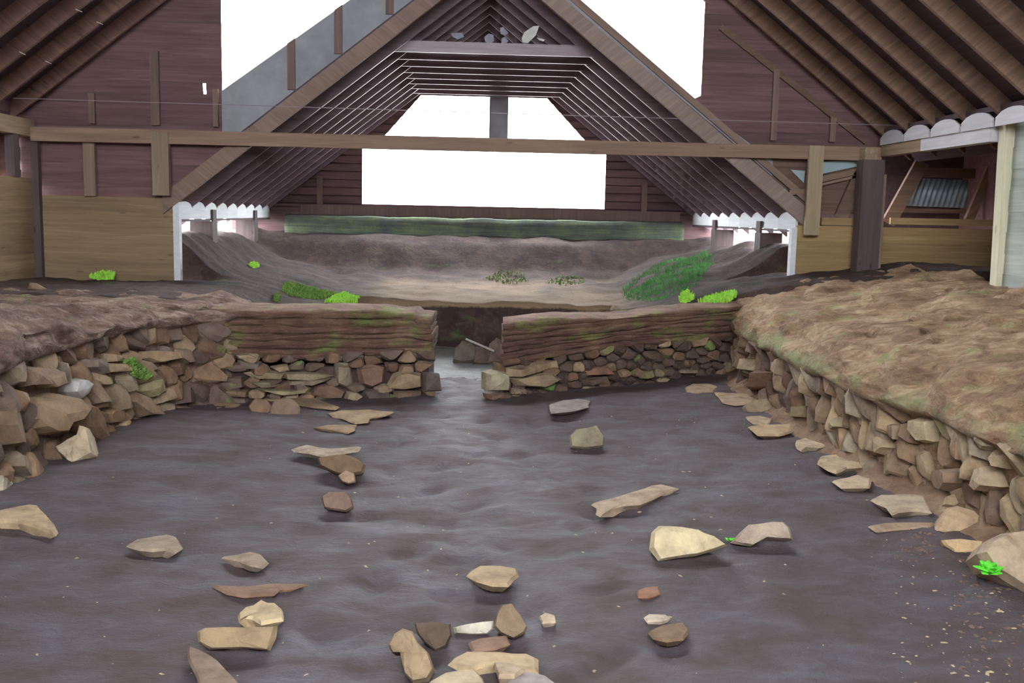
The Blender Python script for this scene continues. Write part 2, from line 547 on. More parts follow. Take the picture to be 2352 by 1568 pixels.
grid_mesh('ground', rng(-40, 40, 1.25), rng(-30, 60, 1.25), out_z, 'outside', kind='structure', label='grassy ground around the shelter')

# earth behind the doorway wall
def yfront(x):
    if x < 0.1:
        return A1.y + (B1.y - A1.y) * (x - A1.x) / (B1.x - A1.x) if x > A1.x else A1.y
    return A2.y + (B2.y - A2.y) * (x - A2.x) / (B2.x - A2.x) if x < B2.x else B2.y


def field(x, y):
    z = hgt(x, y)
    if y < yfront(x) + 0.45:
        z = -0.4 if -2.6 < x < 3.1 else z - 0.1
    return (x, y, z)


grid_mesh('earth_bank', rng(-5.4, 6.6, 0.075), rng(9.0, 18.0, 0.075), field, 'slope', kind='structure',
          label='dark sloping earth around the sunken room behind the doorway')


# ------------------------------------------------------------------ low side walls of turf over stone
def side_bank(name, sgn, basef, zs, levf, ymax, mat, lean, label):
    ys = rng(-1.6, ymax, 0.07)
    vs, fs = [], []
    prof_n = 0
    for y in ys:
        xb = basef(y)
        zt = levf(y)
        z_s = zs(y)
        L = lean(y)
        pts = [(-0.02, -0.12), (0.0, 0.15), (0.02, z_s * 0.6), (0.02, z_s - 0.02),
               (-0.07, z_s + 0.015), (-0.09, z_s + 0.05)]
        for q in range(1, 9):
            t = q / 9
            u = -0.09 + (L + 0.09) * t ** 1.35
            pts.append((u, z_s + 0.05 + (zt - z_s - 0.09) * math.sin(t * PI / 2)))
        pts += [(L + 0.03, zt - 0.01), (L + 0.12, zt)]
        xo = 5.2
        w = xo - abs(xb) - L - 0.12
        for q in range(1, 34):
            pts.append((L + 0.12 + w * q / 33, None))
        prof_n = len(pts)
        for i, (u, z) in enumerate(pts):
            x = xb + sgn * u
            if z is None:
                z = hgt(x, y)
                t = min(1, (u - L - 0.12) / 0.5)
                z = zt + (z - zt) * t
            a = 0.085 if i > 4 else 0.02
            nx = a * noise.noise((x * 3, y * 3, z * 9)) + a * 0.6 * noise.noise((x * 9, y * 8, z * 22))
            nz = (a * 0.6) * noise.noise((x * 4 + 9, y * 3.2, z * 3)) + a * 0.35 * noise.noise((x * 11, y * 4, 3))
            crk = noise.noise((x * 1.1 + 4, y * 2.6, 8))      # torn edges of the turf sods
            if i > 12: nz -= 0.05 * math.exp(-(crk / 0.05) ** 2)
            vs.append((x + sgn * nx, y, z + nz))
    for j in range(len(ys) - 1):
        for i in range(prof_n - 1):
            a = j * prof_n + i
            f = (a, a + prof_n, a + 1 + prof_n, a + 1)
            fs.append(f if sgn > 0 else f[::-1])
    e = empty(name, (basef(5), 5, 0), label=label, kind='structure')
    o = obj('turf_bank', vs, fs, mat, e, smooth=True)
    return e


def zs_l(y): return lerp_tab([(0, 0.72), (5.4, 0.70), (7, 0.73), (8.3, 0.74), (9, 0.72)], y) + 0.04 * noise.noise((0, y * 2, 0))
def zs_r(y): return lerp_tab([(0, 0.56), (5, 0.53), (8, 0.5), (10, 0.52), (11, 0.5)], y) + 0.04 * noise.noise((5, y * 2, 0))


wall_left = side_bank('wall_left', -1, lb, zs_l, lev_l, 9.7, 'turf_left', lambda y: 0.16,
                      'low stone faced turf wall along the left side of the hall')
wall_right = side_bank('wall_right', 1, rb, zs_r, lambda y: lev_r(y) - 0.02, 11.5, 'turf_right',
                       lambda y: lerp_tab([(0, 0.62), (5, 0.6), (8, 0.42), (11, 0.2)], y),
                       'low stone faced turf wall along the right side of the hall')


def skirt(y, u):
    w = 0.30 + 0.14 * noise.noise((y * 1.3, 2, 0)) + 0.08 * noise.noise((y * 5, 2, 0))
    t = u / 6
    x = rb(y) + 0.05 - t * w
    z = 0.13 * (1 - t) ** 1.8 + floor_z(x, y)[2] - 0.02 * t + 0.012 * noise.noise((x * 9, y * 9, 0))
    return (x, y, z)


ys_ = rng(-1.5, 10.6, 0.08)
vs = [skirt(y, u) for y in ys_ for u in range(7)]
fs = [(j * 7 + i, j * 7 + i + 1, j * 7 + i + 8, j * 7 + i + 7) for j in range(len(ys_) - 1) for i in range(6)]
obj('spilled_soil', vs, [f[::-1] for f in fs], 'skirt', wall_right, smooth=True)


# ------------------------------------------------------------------ stones packed in walls
def clip(poly, px, py, nx, ny):
    out = []
    m = len(poly)
    for i in range(m):
        a, b = poly[i], poly[(i + 1) % m]
        da = (a[0] - px) * nx + (a[1] - py) * ny
        db = (b[0] - px) * nx + (b[1] - py) * ny
        if da <= 0: out.append(a)
        if da * db < 0:
            t = da / (da - db)
            out.append((a[0] + (b[0] - a[0]) * t, a[1] + (b[1] - a[1]) * t))
    return out


def cells(s0, s1, z1f, dens, warp, seeds=(), rnd=random):
    """voronoi cells over a strip, in warped coordinates"""
    def fw(s, z): return (s + z * warp[0], z * warp[1])
    def bw(p):
        z = p[1] / warp[1]
        return (p[0] - z * warp[0], z)
    pts = [fw(*s) for s in seeds]
    tries = 0
    s = s0
    while tries < 6000:
        tries += 1
        sx = rnd.uniform(s0, s1)
        zz = rnd.uniform(-0.02, z1f(sx))
        p = fw(sx, zz)
        d = dens(sx, zz) * rnd.uniform(0.72, 1.2)
        if all((p[0] - q[0]) ** 2 + (p[1] - q[1]) ** 2 > d * d for q in pts):
            pts.append(p)
    out = []
    for i, p in enumerate(pts):
        r = 0.24
        poly = [(p[0] + r * math.cos(a * PI / 6), p[1] + r * math.sin(a * PI / 6)) for a in range(12)]
        for j, q in enumerate(pts):
            if i == j or abs(q[0] - p[0]) > 0.5 or abs(q[1] - p[1]) > 0.5: continue
            poly = clip(poly, (p[0] + q[0]) / 2, (p[1] + q[1]) / 2, q[0] - p[0], q[1] - p[1])
            if len(poly) < 3: break
        if len(poly) < 3: continue
        poly = [bw(q) for q in poly]
        c = bw(p)
        top = z1f(c[0]) + 0.05
        poly = [(a, min(b, top)) for a, b in poly]
        poly = [(a, max(b, -0.05)) for a, b in poly]
        out.append((c, poly))
    return out


def chaikin(poly):
    o = []
    for i in range(len(poly)):
        a, b = poly[i], poly[(i + 1) % len(poly)]
        if (a[0] - b[0]) ** 2 + (a[1] - b[1]) ** 2 < 0.0006: 
            o.append(((a[0] + b[0]) / 2, (a[1] + b[1]) / 2)); continue
        o.append((a[0] * 0.78 + b[0] * 0.22, a[1] * 0.78 + b[1] * 0.22))
        o.append((a[0] * 0.22 + b[0] * 0.78, a[1] * 0.22 + b[1] * 0.78))
    return o


def pack_stone(poly, to3d, bulge, mat, parent, color, name='stone', shrink=0.9, rnd=random):
    hand = shrink >= 1.0
    cx = sum(p[0] for p in poly) / len(poly); cy = sum(p[1] for p in poly) / len(poly)
    poly = [(cx + (a - cx) * shrink, cy + (b - cy) * shrink) for a, b in poly]
    if not hand: poly = chaikin(poly)
    n = len(poly)
    tx, ty = rnd.uniform(-0.35, 0.35), rnd.uniform(-0.4, 0.15)
    vs = []
    def jig(k): return 1 + rnd.uniform(-k, k)
    for (a, b) in poly:
        vs.append(to3d(cx + (a - cx) * 0.9, cy + (b - cy) * 0.9, -0.06))
    for (a, b) in poly:
        vs.append(to3d(cx + (a - cx) * jig(0.03), cy + (b - cy) * jig(0.03), bulge * 0.3))
    for (a, b) in poly:
        k = (0.78 if hand else 0.72) * jig(0.10)
        vs.append(to3d(cx + (a - cx) * k, cy + (b - cy) * k, bulge * 0.95 + (a - cx) * tx + (b - cy) * ty))
    vs.append(to3d(cx, cy, bulge * rnd.uniform(0.95, 1.25)))
    fs = []
    for r0 in (0, n):
        for i in range(n):
            j = (i + 1) % n
            fs.append((r0 + i, r0 + j, r0 + n + j, r0 + n + i))
    for i in range(n):
        fs.append((2 * n + i, 2 * n + (i + 1) % n, 3 * n))
    return fix_normals(obj(name, vs, fs, mat, parent, smooth=False, color=color))


BROWNS = [(0.23, 0.14, 0.085), (0.28, 0.175, 0.105), (0.18, 0.105, 0.068), (0.32, 0.22, 0.135), (0.37, 0.27, 0.17),
          (0.13, 0.085, 0.065), (0.22, 0.135, 0.085), (0.19, 0.14, 0.11), (0.33, 0.26, 0.18), (0.17, 0.12, 0.095)]
TANS = [(0.5, 0.38, 0.23), (0.44, 0.31, 0.18), (0.36, 0.26, 0.16), (0.42, 0.32, 0.2), (0.28, 0.19, 0.12), (0.47, 0.38, 0.25), (0.33, 0.22, 0.13), (0.24, 0.155, 0.1),
        (0.31, 0.235, 0.165), (0.38, 0.32, 0.23), (0.21, 0.14, 0.1)]


def face_fn(basef, sgn):
    """(y along wall, height, outwards into the hall) to world"""
    def f(s, z, d):
        x = basef(s)
        return (x - sgn * (d - 0.02 * z / 0.5), s, z)
    return f


def inpoly0(x, y, P):
    c = False
    n = len(P)
    for i in range(n):
        a, b = P[i], P[(i + 1) % n]
        if (a[1] > y) != (b[1] > y) and x < (b[0] - a[0]) * (y - a[1]) / (b[1] - a[1]) + a[0]: c = not c
    return c


def on_side(px, py, basef, off):
    x = basef(6)
    for _ in range(25):
        P = hX(px, py, x)
        x = 0.5 * x + 0.5 * (basef(P.y) + off)
    return (P.y, P.z)


rl = random.Random(5)
HANDL = [
    ([(8,925),(59,935),(66,973),(46,1024),(5,1024),(-10,975)], (0.22,0.15,0.09), 0.12),
    ([(62,965),(63,912),(95,912),(115,902),(145,905),(158,935),(140,965),(118,975),(105,998),(90,997),(75,985)], (0.34,0.23,0.14), 0.19),
    ([(160,978),(172,925),(190,922),(215,955),(240,1000),(252,1016),(225,1020),(200,1012),(170,990)], (0.27,0.17,0.10), 0.14),
    ([(158,900),(162,873),(185,868),(197,880),(190,905),(175,920)], (0.58,0.57,0.56), 0.13),
    ([(201,858),(222,879),(235,927),(219,930),(204,897)], (0.34,0.25,0.17), 0.11),
    ([(242,876),(288,881),(293,940),(268,945),(255,910)], (0.33,0.25,0.16), 0.13),
    ([(298,889),(334,910),(349,955),(326,958),(301,922)], (0.28,0.19,0.12), 0.12),
    ([(344,869),(365,863),(370,899),(349,914),(329,899)], (0.35,0.29,0.16), 0.11),
    ([(255,833),(283,833),(286,853),(255,856)], (0.42,0.31,0.19), 0.12),
    ([(250,812),(278,815),(281,830),(255,832)], (0.44,0.32,0.2), 0.11),
    ([(314,823),(339,828),(357,848),(339,856),(316,843)], (0.35,0.25,0.16), 0.11),
    ([(337,807),(365,803),(395,807),(395,823),(357,833),(337,823)], (0.36,0.25,0.15), 0.12),
    ([(405,802),(425,797),(444,800),(446,833),(418,838),(403,823)], (0.28,0.19,0.13), 0.12),
    ([(199,823),(225,820),(245,828),(250,858),(224,863),(201,843)], (0.25,0.19,0.15), 0.12),
    ([(64,838),(94,843),(97,884),(66,889)], (0.28,0.19,0.13), 0.11),
    ([(97,843),(120,842),(138,853),(133,884),(107,892),(97,871)], (0.35,0.25,0.16), 0.13),
    ([(128,828),(143,828),(165,871),(155,884)], (0.36,0.29,0.22), 0.11)]
HANDR = [
    ([(1902,955),(1935,958),(1941,981),(1914,990)], (0.50,0.42,0.26), 0.1),
    ([(1997,987),(2027,1002),(2051,1029),(2033,1047),(2003,1008)], (0.50,0.40,0.24), 0.1),
    ([(2101,958),(2131,964),(2134,1014),(2116,1017),(2101,987)], (0.55,0.46,0.29), 0.11),
    ([(2072,970),(2101,975),(2095,1020),(2072,1002)], (0.32,0.21,0.13), 0.09),
    ([(2033,972),(2069,975),(2063,1011),(2036,1005)], (0.36,0.27,0.18), 0.09),
    ([(2244,990),(2274,996),(2277,1026),(2265,1035),(2241,1008)], (0.52,0.44,0.28), 0.11),
    ([(2280,1029),(2304,1044),(2301,1077),(2277,1056)], (0.46,0.36,0.22), 0.1),
    ([(2214,1041),(2235,1035),(2247,1077),(2232,1106),(2217,1077)], (0.46,0.34,0.2), 0.1),
    ([(2188,993),(2208,1002),(2208,1062),(2182,1047)], (0.34,0.22,0.13), 0.09),
    ([(2134,1097),(2152,1078),(2190,1075),(2211,1083),(2208,1110),(2185,1130),(2158,1125)], (0.30,0.20,0.13), 0.13),
    ([(2247,1071),(2271,1068),(2289,1118),(2262,1130),(2235,1118)], (0.54,0.42,0.28), 0.12),
    ([(1813,937),(1842,931),(1842,958),(1813,961)], (0.34,0.29,0.17), 0.09),
    ([(1765,824),(1789,818),(1786,862),(1771,853)], (0.42,0.33,0.21), 0.08),
    ([(1717,821),(1738,821),(1735,853),(1717,850)], (0.44,0.35,0.23), 0.1),
    ([(1732,839),(1777,853),(1762,892),(1726,904),(1712,868)], (0.25,0.14,0.10), 0.11)]
HL = [([on_side(a, b, lb, 0.05) for a, b in pl], c, bl) for pl, c, bl in HANDL]
HR = [([on_side(a, b, rb, -0.05) for a, b in pl], c, bl) for pl, c, bl in HANDR]
fl_ = face_fn(lb, -1)
def dens_l(s, z): return 0.125 if s > 7.2 else (0.165 if s > 5 else 0.24)
cl = cells(-1.2, 8.75, lambda s: zs_l(s), dens_l, (0.15, 0.85), rnd=rl)
for pl, colr, bl in HL: pack_stone(pl, fl_, bl, 'stone', wall_left, colr, rnd=rl, shrink=1.0)
for (c, poly) in cl:
    if any(inpoly0(c[0], c[1], q[0]) for q in HL): continue
    col = rl.choice(BROWNS)
    mm = 'mossy_stone' if rl.random() < 0.10 else 'stone'
    pack_stone(poly, fl_, rl.uniform(0.04, 0.12), mm, wall_left, col, rnd=rl)
print('left stones', len(cl))
rr = random.Random(9)
fr_ = face_fn(rb, 1)
def dens_r(s, z): return 0.125 if s > 4.2 else 0.2
cr = cells(-1.2, 11.1, lambda s: zs_r(s), dens_r, (-0.7, 0.62), rnd=rr)
for pl, colr, bl in HR: pack_stone(pl, fr_, bl, 'stone', wall_right, colr, rnd=rr, shrink=1.0)
for (c, poly) in cr:
    if any(inpoly0(c[0], c[1], q[0]) for q in HR): continue
    col = rr.choice(TANS if c[0] < 7.5 else TANS[2:] + BROWNS)
    pack_stone(poly, fr_, rr.uniform(0.04, 0.09), 'stone' if rr.random() > 0.05 else 'mossy_stone', wall_right, col, rnd=rr)
print('right stones', len(cr))


# ------------------------------------------------------------------ doorway walls: stones below, turf strips above
def turf_strip(a, b, z0, z1, depth, parent, seed, nseg=44, over=0.0, mat='turf_layer'):
    """one strip of turf: a long slab with worn edges from a to b, going back by depth"""
    d = (b - a); L = d.length; d = d / L
    back = Vector((0.03, 1, 0))
    vs, fs = [], []
    ring = 10
    for i in range(nseg + 1):
        t = i / nseg
        p = a + d * (L * t)
        zz0, zz1 = z0(t), z1(t)
        h = zz1 - zz0
        n1 = 0.045 * noise.noise((t * L * 1.7, seed * 3.7, 0)) + 0.025 * noise.noise((t * L * 6, seed * 1.7, 4)) + 0.012 * noise.noise((t * L * 17, seed, 2)) - over
        prof = [(0.03 + n1, zz0), (0.004 + n1, zz0 + h * 0.28), (-0.004 + n1, zz0 + h * 0.6), (0.012 + n1, zz0 + h * 0.88), (0.04 + n1, zz1)]
        prof += [(depth * 0.35, zz1 + 0.01), (depth * 0.7, zz1), (depth, zz1 - 0.02), (depth + 0.02, zz0 + h / 2), (depth, zz0)]
        for q, (u, z) in enumerate(prof):
            jz = 0.016 * noise.noise((t * L * 5, z * 20, seed))
            e = 0.0
            if i == 0: e = 0.0
            w = p + back * u
            vs.append((w.x + 0.008 * noise.noise((t * 9, q, seed)), w.y, z + jz))
    for i in range(nseg):
        for q in range(ring):
            r = (q + 1) % ring
            fs.append((i * ring + q, (i + 1) * ring + q, (i + 1) * ring + r, i * ring + r))
    fs.append(tuple(range(ring)))
    fs.append(tuple(range((nseg + 1) * ring - 1, nseg * ring - 1, -1)))
    return fix_normals(obj('turf_strip', vs, fs, mat, parent, smooth=True))


def inpoly(x, y, P):
    c = False
    n = len(P)
    for i in range(n):
        a, b = P[i], P[(i + 1) % n]
        if (a[1] > y) != (b[1] > y) and x < (b[0] - a[0]) * (y - a[1]) / (b[1] - a[1]) + a[0]: c = not c
    return c


def doorway_wall(name, A, B, zsf, ztop, nlay, depth, label, pal, dens, warp, rnd, nmoss=0.1, hand=(), bmul=1.0):
    e = empty(name, ((A.x + B.x) / 2, (A.y + B.y) / 2, 0), label=label, kind='structure')
    d = (B - A); L = d.length; d = d / L
    back = Vector((-d.y, d.x, 0))
    def f(s, z, o):
        w = A + d * s - back * (o - 0.02)
        return (w.x, w.y, z)
    cs = cells(0.0, L, lambda s: zsf(s / L), dens, warp, rnd=rnd)
    cs = [(c, [(min(max(a, -0.04), L + 0.03), b) for a, b in poly]) for c, poly in cs]
    nrm = Vector((-back.x, -back.y, 0))
    hp = []
    for pl, colr, bl in hand:
        Q = [hit(px, py, A + nrm * bl * 0.6, nrm) for px, py in pl]
        hp.append(([((q - A).dot(d), q.z) for q in Q], colr, bl))
    for pl, colr, bl in hp:
        pack_stone(pl, f, bl, 'stone', e, colr, rnd=rnd, shrink=1.03)
    for c, poly in cs:
        if any(inpoly(c[0], c[1], pl) for pl, _, _ in hp): continue
        pack_stone(poly, f, bmul * rnd.uniform(0.03, 0.085), 'mossy_stone' if rnd.random() < nmoss else 'stone', e, rnd.choice(pal), rnd=rnd)
    # earth core behind the stones
    back = Vector((0.03, 1, 0))
    b0 = A + back * 0.03; b1 = B + back * 0.03; c0 = A + back * (depth - 0.05); c1 = B + back * (depth - 0.05)
    b0 = b0 + d * 0.04; b1 = b1 - d * 0.04; c0 = c0 + d * 0.04; c1 = c1 - d * 0.04
    hh = 0.30
    vs = [(*b0.xy, -0.1), (*b1.xy, -0.1), (*b1.xy, hh), (*b0.xy, hh), (*c0.xy, -0.1), (*c1.xy, -0.1), (*c1.xy, hh), (*c0.xy, hh)]
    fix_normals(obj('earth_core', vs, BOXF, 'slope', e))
    for k in range(nlay):
        def zz(t, k=k):
            z0 = zsf(t); z1 = ztop(t)
            w = (0.034 * noise.noise((t * L * 1.1, k * 2.3, 9)) + 0.012 * noise.noise((t * L * 4, k * 1.3, 5))) if 0 < k else 0
            if k == nlay: w *= 1.3
            return z0 + (z1 - z0) * k / nlay + w
        def zu(t, k=k): return zz(t, k + 1) + 0.004
        t0, t1 = rnd.uniform(-0.0, 0.012), 1 - rnd.uniform(0, 0.012)
        turf_strip(A + d * (L * t0), A + d * (L * t1), zz, zu, depth, e, seed=k + len(name), over=0.02 + rnd.uniform(-0.022, 0.022))
    return e


ztl = lambda t: 0.84 - 0.07 * t + 0.02 * noise.noise((t * 3, 1, 1)) - (0.03 if t > 0.93 else 0)
doorway_wall('wall_doorway_left', A1 + Vector((-0.15, 0.0, 0)), B1 + Vector((-0.04, 0, 0)), lambda t: 0.40 + 0.03 * noise.noise((t * 4, 0, 0)), ztl, 6, 0.85,
             'low turf wall on stones to the left of the doorway gap', BROWNS, lambda s, z: 0.16, (0.0, 1.7), random.Random(31), hand=[
    ([(770,833),(807,836),(812,884),(799,892),(771,882)], (0.30,0.24,0.17), 0.09),
    ([(822,843),(858,838),(884,846),(881,879),(853,892),(828,884)], (0.26,0.15,0.11), 0.09),
    ([(907,859),(935,853),(969,859),(972,889),(930,897),(889,894)], (0.40,0.30,0.18), 0.12),
    ([(972,856),(1011,859),(1018,899),(975,902)], (0.15,0.11,0.10), 0.1),
    ([(725,889),(761,881),(794,899),(787,915),(743,917),(720,910)], (0.24,0.14,0.10), 0.08),
    ([(799,902),(820,901),(835,910),(817,920),(794,917)], (0.38,0.32,0.2), 0.12),
    ([(562,858),(600,852),(660,856),(650,870),(590,872)], (0.33,0.26,0.16), 0.09),
    ([(649,856),(705,856),(769,864),(718,876),(654,870)], (0.34,0.28,0.18), 0.1),
    ([(660,874),(715,872),(768,868),(720,886),(664,886)], (0.27,0.21,0.14), 0.08),
    ([(623,845),(662,838),(668,851),(640,856)], (0.38,0.29,0.18), 0.08),
    ([(590,894),(680,897),(715,892),(708,904),(644,907)], (0.34,0.29,0.17), 0.11),
    ([(547,828),(603,833),(593,848),(552,848)], (0.2,0.16,0.13), 0.08),
    ([(542,817),(572,812),(593,822),(547,825)], (0.42,0.32,0.2), 0.1),
    ([(506,871),(557,866),(562,889),(514,897)], (0.16,0.11,0.08), 0.08),
    ([(501,897),(572,897),(570,912),(510,912)], (0.24,0.16,0.1), 0.09),
    ([(570,876),(630,876),(650,890),(600,892)], (0.25,0.2,0.14), 0.07),
    ([(907,900),(968,900),(970,917),(909,920)], (0.22,0.14,0.1), 0.1),
    ([(833,897),(894,895),(899,915),(843,917)], (0.13,0.09,0.08), 0.08)])
ztr = lambda t: 0.69 + 0.08 * t
doorway_wall('wall_doorway_right', A2 + Vector((0.03, 0, 0)), B2 + Vector((0.15, 0.1, 0)), lambda t: 0.30 + 0.12 * min(1, t * 2.2) + 0.02 * noise.noise((t * 5, 3, 0)), ztr, 7, 0.8,
             'low layered turf wall on stones to the right of the doorway gap', BROWNS[:6] + [(0.12, 0.08, 0.06)] * 8, lambda s, z: 0.15, (0.0, 1.6), random.Random(44), 0.12, bmul=0.7, hand=[
    ([(1124,858),(1145,852),(1166,856),(1170,885),(1166,898),(1124,900)], (0.46,0.42,0.28), 0.14),
    ([(1172,847),(1230,835),(1282,829),(1289,847),(1229,858),(1172,866)], (0.38,0.28,0.17), 0.1),
    ([(1175,870),(1230,860),(1276,856),(1285,868),(1297,873),(1255,891),(1193,888)], (0.40,0.30,0.19), 0.11),
    ([(1124,906),(1163,903),(1163,918),(1127,918)], (0.30,0.18,0.12), 0.1),
    ([(1178,892),(1210,893),(1208,905),(1180,906)], (0.3,0.23,0.15), 0.09),
    ([(1336,847),(1401,841),(1407,858),(1348,864)], (0.27,0.14,0.09), 0.07),
    ([(1475,855),(1505,850),(1508,867),(1478,870)], (0.34,0.28,0.14), 0.09),
    ([(1511,847),(1541,850),(1532,864),(1514,866)], (0.33,0.26,0.15), 0.08),
    ([(1565,847),(1609,850),(1607,858),(1568,857)], (0.34,0.27,0.18), 0.07),
    ([(1340,872),(1400,866),(1405,880),(1350,886)], (0.2,0.14,0.1), 0.07),
    ([(1672,832),(1705,823),(1710,858),(1675,870)], (0.34,0.27,0.18), 0.1)])

# ------------------------------------------------------------------ timber shelter: shared shapes
G = 12.0
def nz(x): return 6.62 - 0.78 * abs(x + 0.11)        # underside of the wide roof's rafters
def iz(x): return 4.61 - 0.78 * abs(x - 0.28)        # underside of the inner roof's rafters
GRAIN_L, GRAIN_R = 'rafter_l', 'rafter_r'


def slope_bar(name, xa, xb, f, th, y0, y1, mat, parent, **k):
    return prism_y(name, [(xa, f(xa)), (xb, f(xb)), (xb, f(xb) + th), (xa, f(xa) + th)], y0, y1, mat, parent, **k)


# wide roof
ceiling = empty('ceiling', (-0.1, 5, 6.6), kind='structure', label='wide pitched timber roof on parallel rafters')
rid = -0.11
rafters = []
for k in range(22):
    y = 11.78 - 0.648 * k
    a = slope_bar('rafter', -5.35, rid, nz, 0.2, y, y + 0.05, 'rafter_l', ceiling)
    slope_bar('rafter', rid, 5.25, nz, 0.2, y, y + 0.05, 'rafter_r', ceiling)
    rafters.append(a)
for nm, xa, xb in (('roof_deck', -5.6, rid), ('roof_deck', rid, 5.5)):
    prism_y(nm, [(xa, nz(xa) + 0.2), (xb, nz(xb) + 0.2), (xb, nz(xb) + 0.23), (xa, nz(xa) + 0.23)], -2.2, 12.15, 'deck', ceiling)
for (px, py) in ((180, 23), (228, 52), (50, 121), (110, 142)):      # nails sticking out of the left rafters
    k = 2 if px in (228, 110) else 3
    y = 11.78 - 0.648 * k
    p = hY(px, py, y)
    r = rafters[k]
    bar('nail', p + Vector((-0.03, 0.02, 0.01)), p + Vector((0.04, -0.02, -0.02)), 0.008, 0.008, 'pale_stick', r)

# eave plates of the wide roof
box('eave_plate', -5.12, -5.0, -1.8, 11.95, 2.47, 2.66, 'plate', label='timber eave plate carrying the left ends of the wide roof rafters', cat='beam')
box('eave_plate', 4.88, 5.0, 10.75, 11.79, 2.47, 2.66, 'plate', label='brown timber eave plate running forward from the thick dark post', cat='beam')
box('eave_plate', 4.88, 5.0, 9.3, 10.745, 2.47, 2.66, 'plate_pale', label='pale grey eave plate ending at the cream corner post', cat='beam')
eb = empty('eave_boarding', (5.02, 9, 2.66), label='pale grey boards closing the gaps between rafters on the right eave', cat='boarding')
for k in range(12):
    y1 = 11.78 - 0.648 * k; y0 = y1 - 0.598
    pts = [(y0, 2.6), (y1, 2.6)]
    for q in range(7):
        t = q / 6
        pts.append((y1 + (y0 - y1) * t, 2.68 + 0.075 * math.sin(PI * t) ** 0.6))
    prism_x('infill_board', pts, 4.86, 4.878, 'plate_pale', eb)

# ---- near gable wall (closes the wide roof, pierced by the inner roof)
gable = empty('wall_gable_near', (0, G, 1.8), kind='structure', label='dark boarded gable wall with two large sloping windows')
def roof_xl(z): return max(-5.3, rid - (6.8 - z) / 0.78)
def roof_xr(z): return min(4.97, rid + (6.8 - z) / 0.78)
def inl(z): return 0.26 - (4.87 - z) / 0.78
def inr(z): return 0.26 + (4.87 + 0.2 - z) / 0.78
XWL, XWR = hY(508, 100, G).x, hY(1616, 100, G).x
def left_hi(z): return XWL if z > 2.9 else min(XWL + 0.3, inl(z) + 0.3)
def right_lo(z): return XWR if z > 3.05 else max(XWR - 0.3, inr(z) - 0.55)


def board_y(z0, z1, xa0, xb0, xa1, xb1, y, th, mat, parent, name='board'):
    if xb0 - xa0 < 0.03 or xb1 - xa1 < -0.2: return
    xb1 = max(xb1, xa1 + 0.005)
    g = 0.0
    prism_y(name, [(xa0, z0 - 0.012), (xb0, z0 - 0.012), (xb1, z1 - g), (xa1, z1 - g)], y + 0.0, y + th, mat, parent)


z = 1.80
while z < 6.3:
    z1 = z + 0.135
    m = 'gable_board'
    bi = int(round((z - 1.8) / 0.135))
    yj = G + (0.0 if bi % 2 else 0.009) + random.uniform(0, 0.003)
    if not (2.9 < z < 3.02):
        board_y(z, z1, roof_xl(z), left_hi(z), roof_xl(z1), left_hi(z1), yj, 0.022, m, gable)
    else:      # a board with a small gap that lets daylight through
        p = hY(471, 214, G)
        board_y(z, z1, roof_xl(z), p.x - 0.02, roof_xl(z1), p.x - 0.03, yj, 0.022, m, gable)
        board_y(z, z1, p.x + 0.015, left_hi(z), p.x + 0.01, left_hi(z1), yj, 0.022, m, gable)
    mr = 'gable_board' if z > 2.5 else 'gable_brown'
    board_y(z, z1, right_lo(z), roof_xr(z), right_lo(z1), roof_xr(z1), yj, 0.022, mr, gable)
    z = z1
# frames over the windows, along the roof
for xa, xb in ((XWL - 0.05, rid), (rid, XWR + 0.05)):
    prism_y('top_rail', [(xa, nz(xa) - 0.16), (xb, nz(xb) - 0.16), (xb, nz(xb) + 0.2), (xa, nz(xa) + 0.2)], G - 0.01, G + 0.04, 'gable_board', gable)
# grey sheeting between the window and the inner roof, left
def wl(x):
    a, b = hY(518, 203, G), hY(804, 0, G)
    return a.z + (b.z - a.z) * (x - a.x) / (b.x - a.x)
def wr(x):
    a, b = hY(1308, 0, G), hY(1586, 228, G)
    return a.z + (b.z - a.z) * (x - a.x) / (b.x - a.x)
def ft(x): return 4.60 - 0.78 * abs(x - 0.26)      # front rafter underside
prism_y('sheet_panel', [(XWL, ft(XWL) + 0.27), (0.2, ft(0.2) + 0.27), (0.2, wl(0.2)), (XWL, wl(XWL))], G - 0.016, G - 0.002, 'sheet', gable)
prism_y('sheet_panel', [(0.2, ft(0.26) + 0.27), (XWR + 0.9, ft(XWR + 0.9) + 0.27), (XWR + 0.9, ft(XWR + 0.9) + 0.45), (XWR, wr(XWR)), (0.2, wr(0.2))], G - 0.016, G - 0.002, 'sheet', gable)
for px in (670, 778, 895):
    x = hY(px, 100, G).x
    prism_y('stud', [(x - 0.045, ft(x) + 0.3), (x + 0.045, ft(x) + 0.3), (x + 0.045, wl(x + .045)), (x - 0.045, wl(x - .045))], G - 0.05, G - 0.018, 'stud', gable)
for xa, xb in ((-3.9, 0.26), (0.26, 4.3)):     # dark strip standing in for shadow in the gap between rafter and sheeting
    prism_y('gap_shadow', [(xa, ft(xa) + 0.1), (xb, ft(xb) + 0.1), (xb, ft(xb) + 0.4), (xa, ft(xa) + 0.4)], G + 0.045, G + 0.06, 'deck', gable)
# narrow battens framing the slanted window edges
# studs above the tie beam
for px, w, zt in ((215, 0.07, hY(215, 215, G).z), (360, 0.1, hY(360, 118, G).z), (498, 0.06, hY(498, 205, G).z),
                  (1775, 0.07, hY(1775, 160, G).z), (1910, 0.07, hY(1910, 270, G).z)):
    x = hY(px, 300, G).x
    box('stud', x - w / 2, x + w / 2, G - 0.05, G - 0.003, 2.64, zt, 'stud', gable)
bar('brace', hY(1655, 62, G - 0.03), hY(1990, 326, G - 0.03), 0.035, 0.07, 'gable_brown', gable)

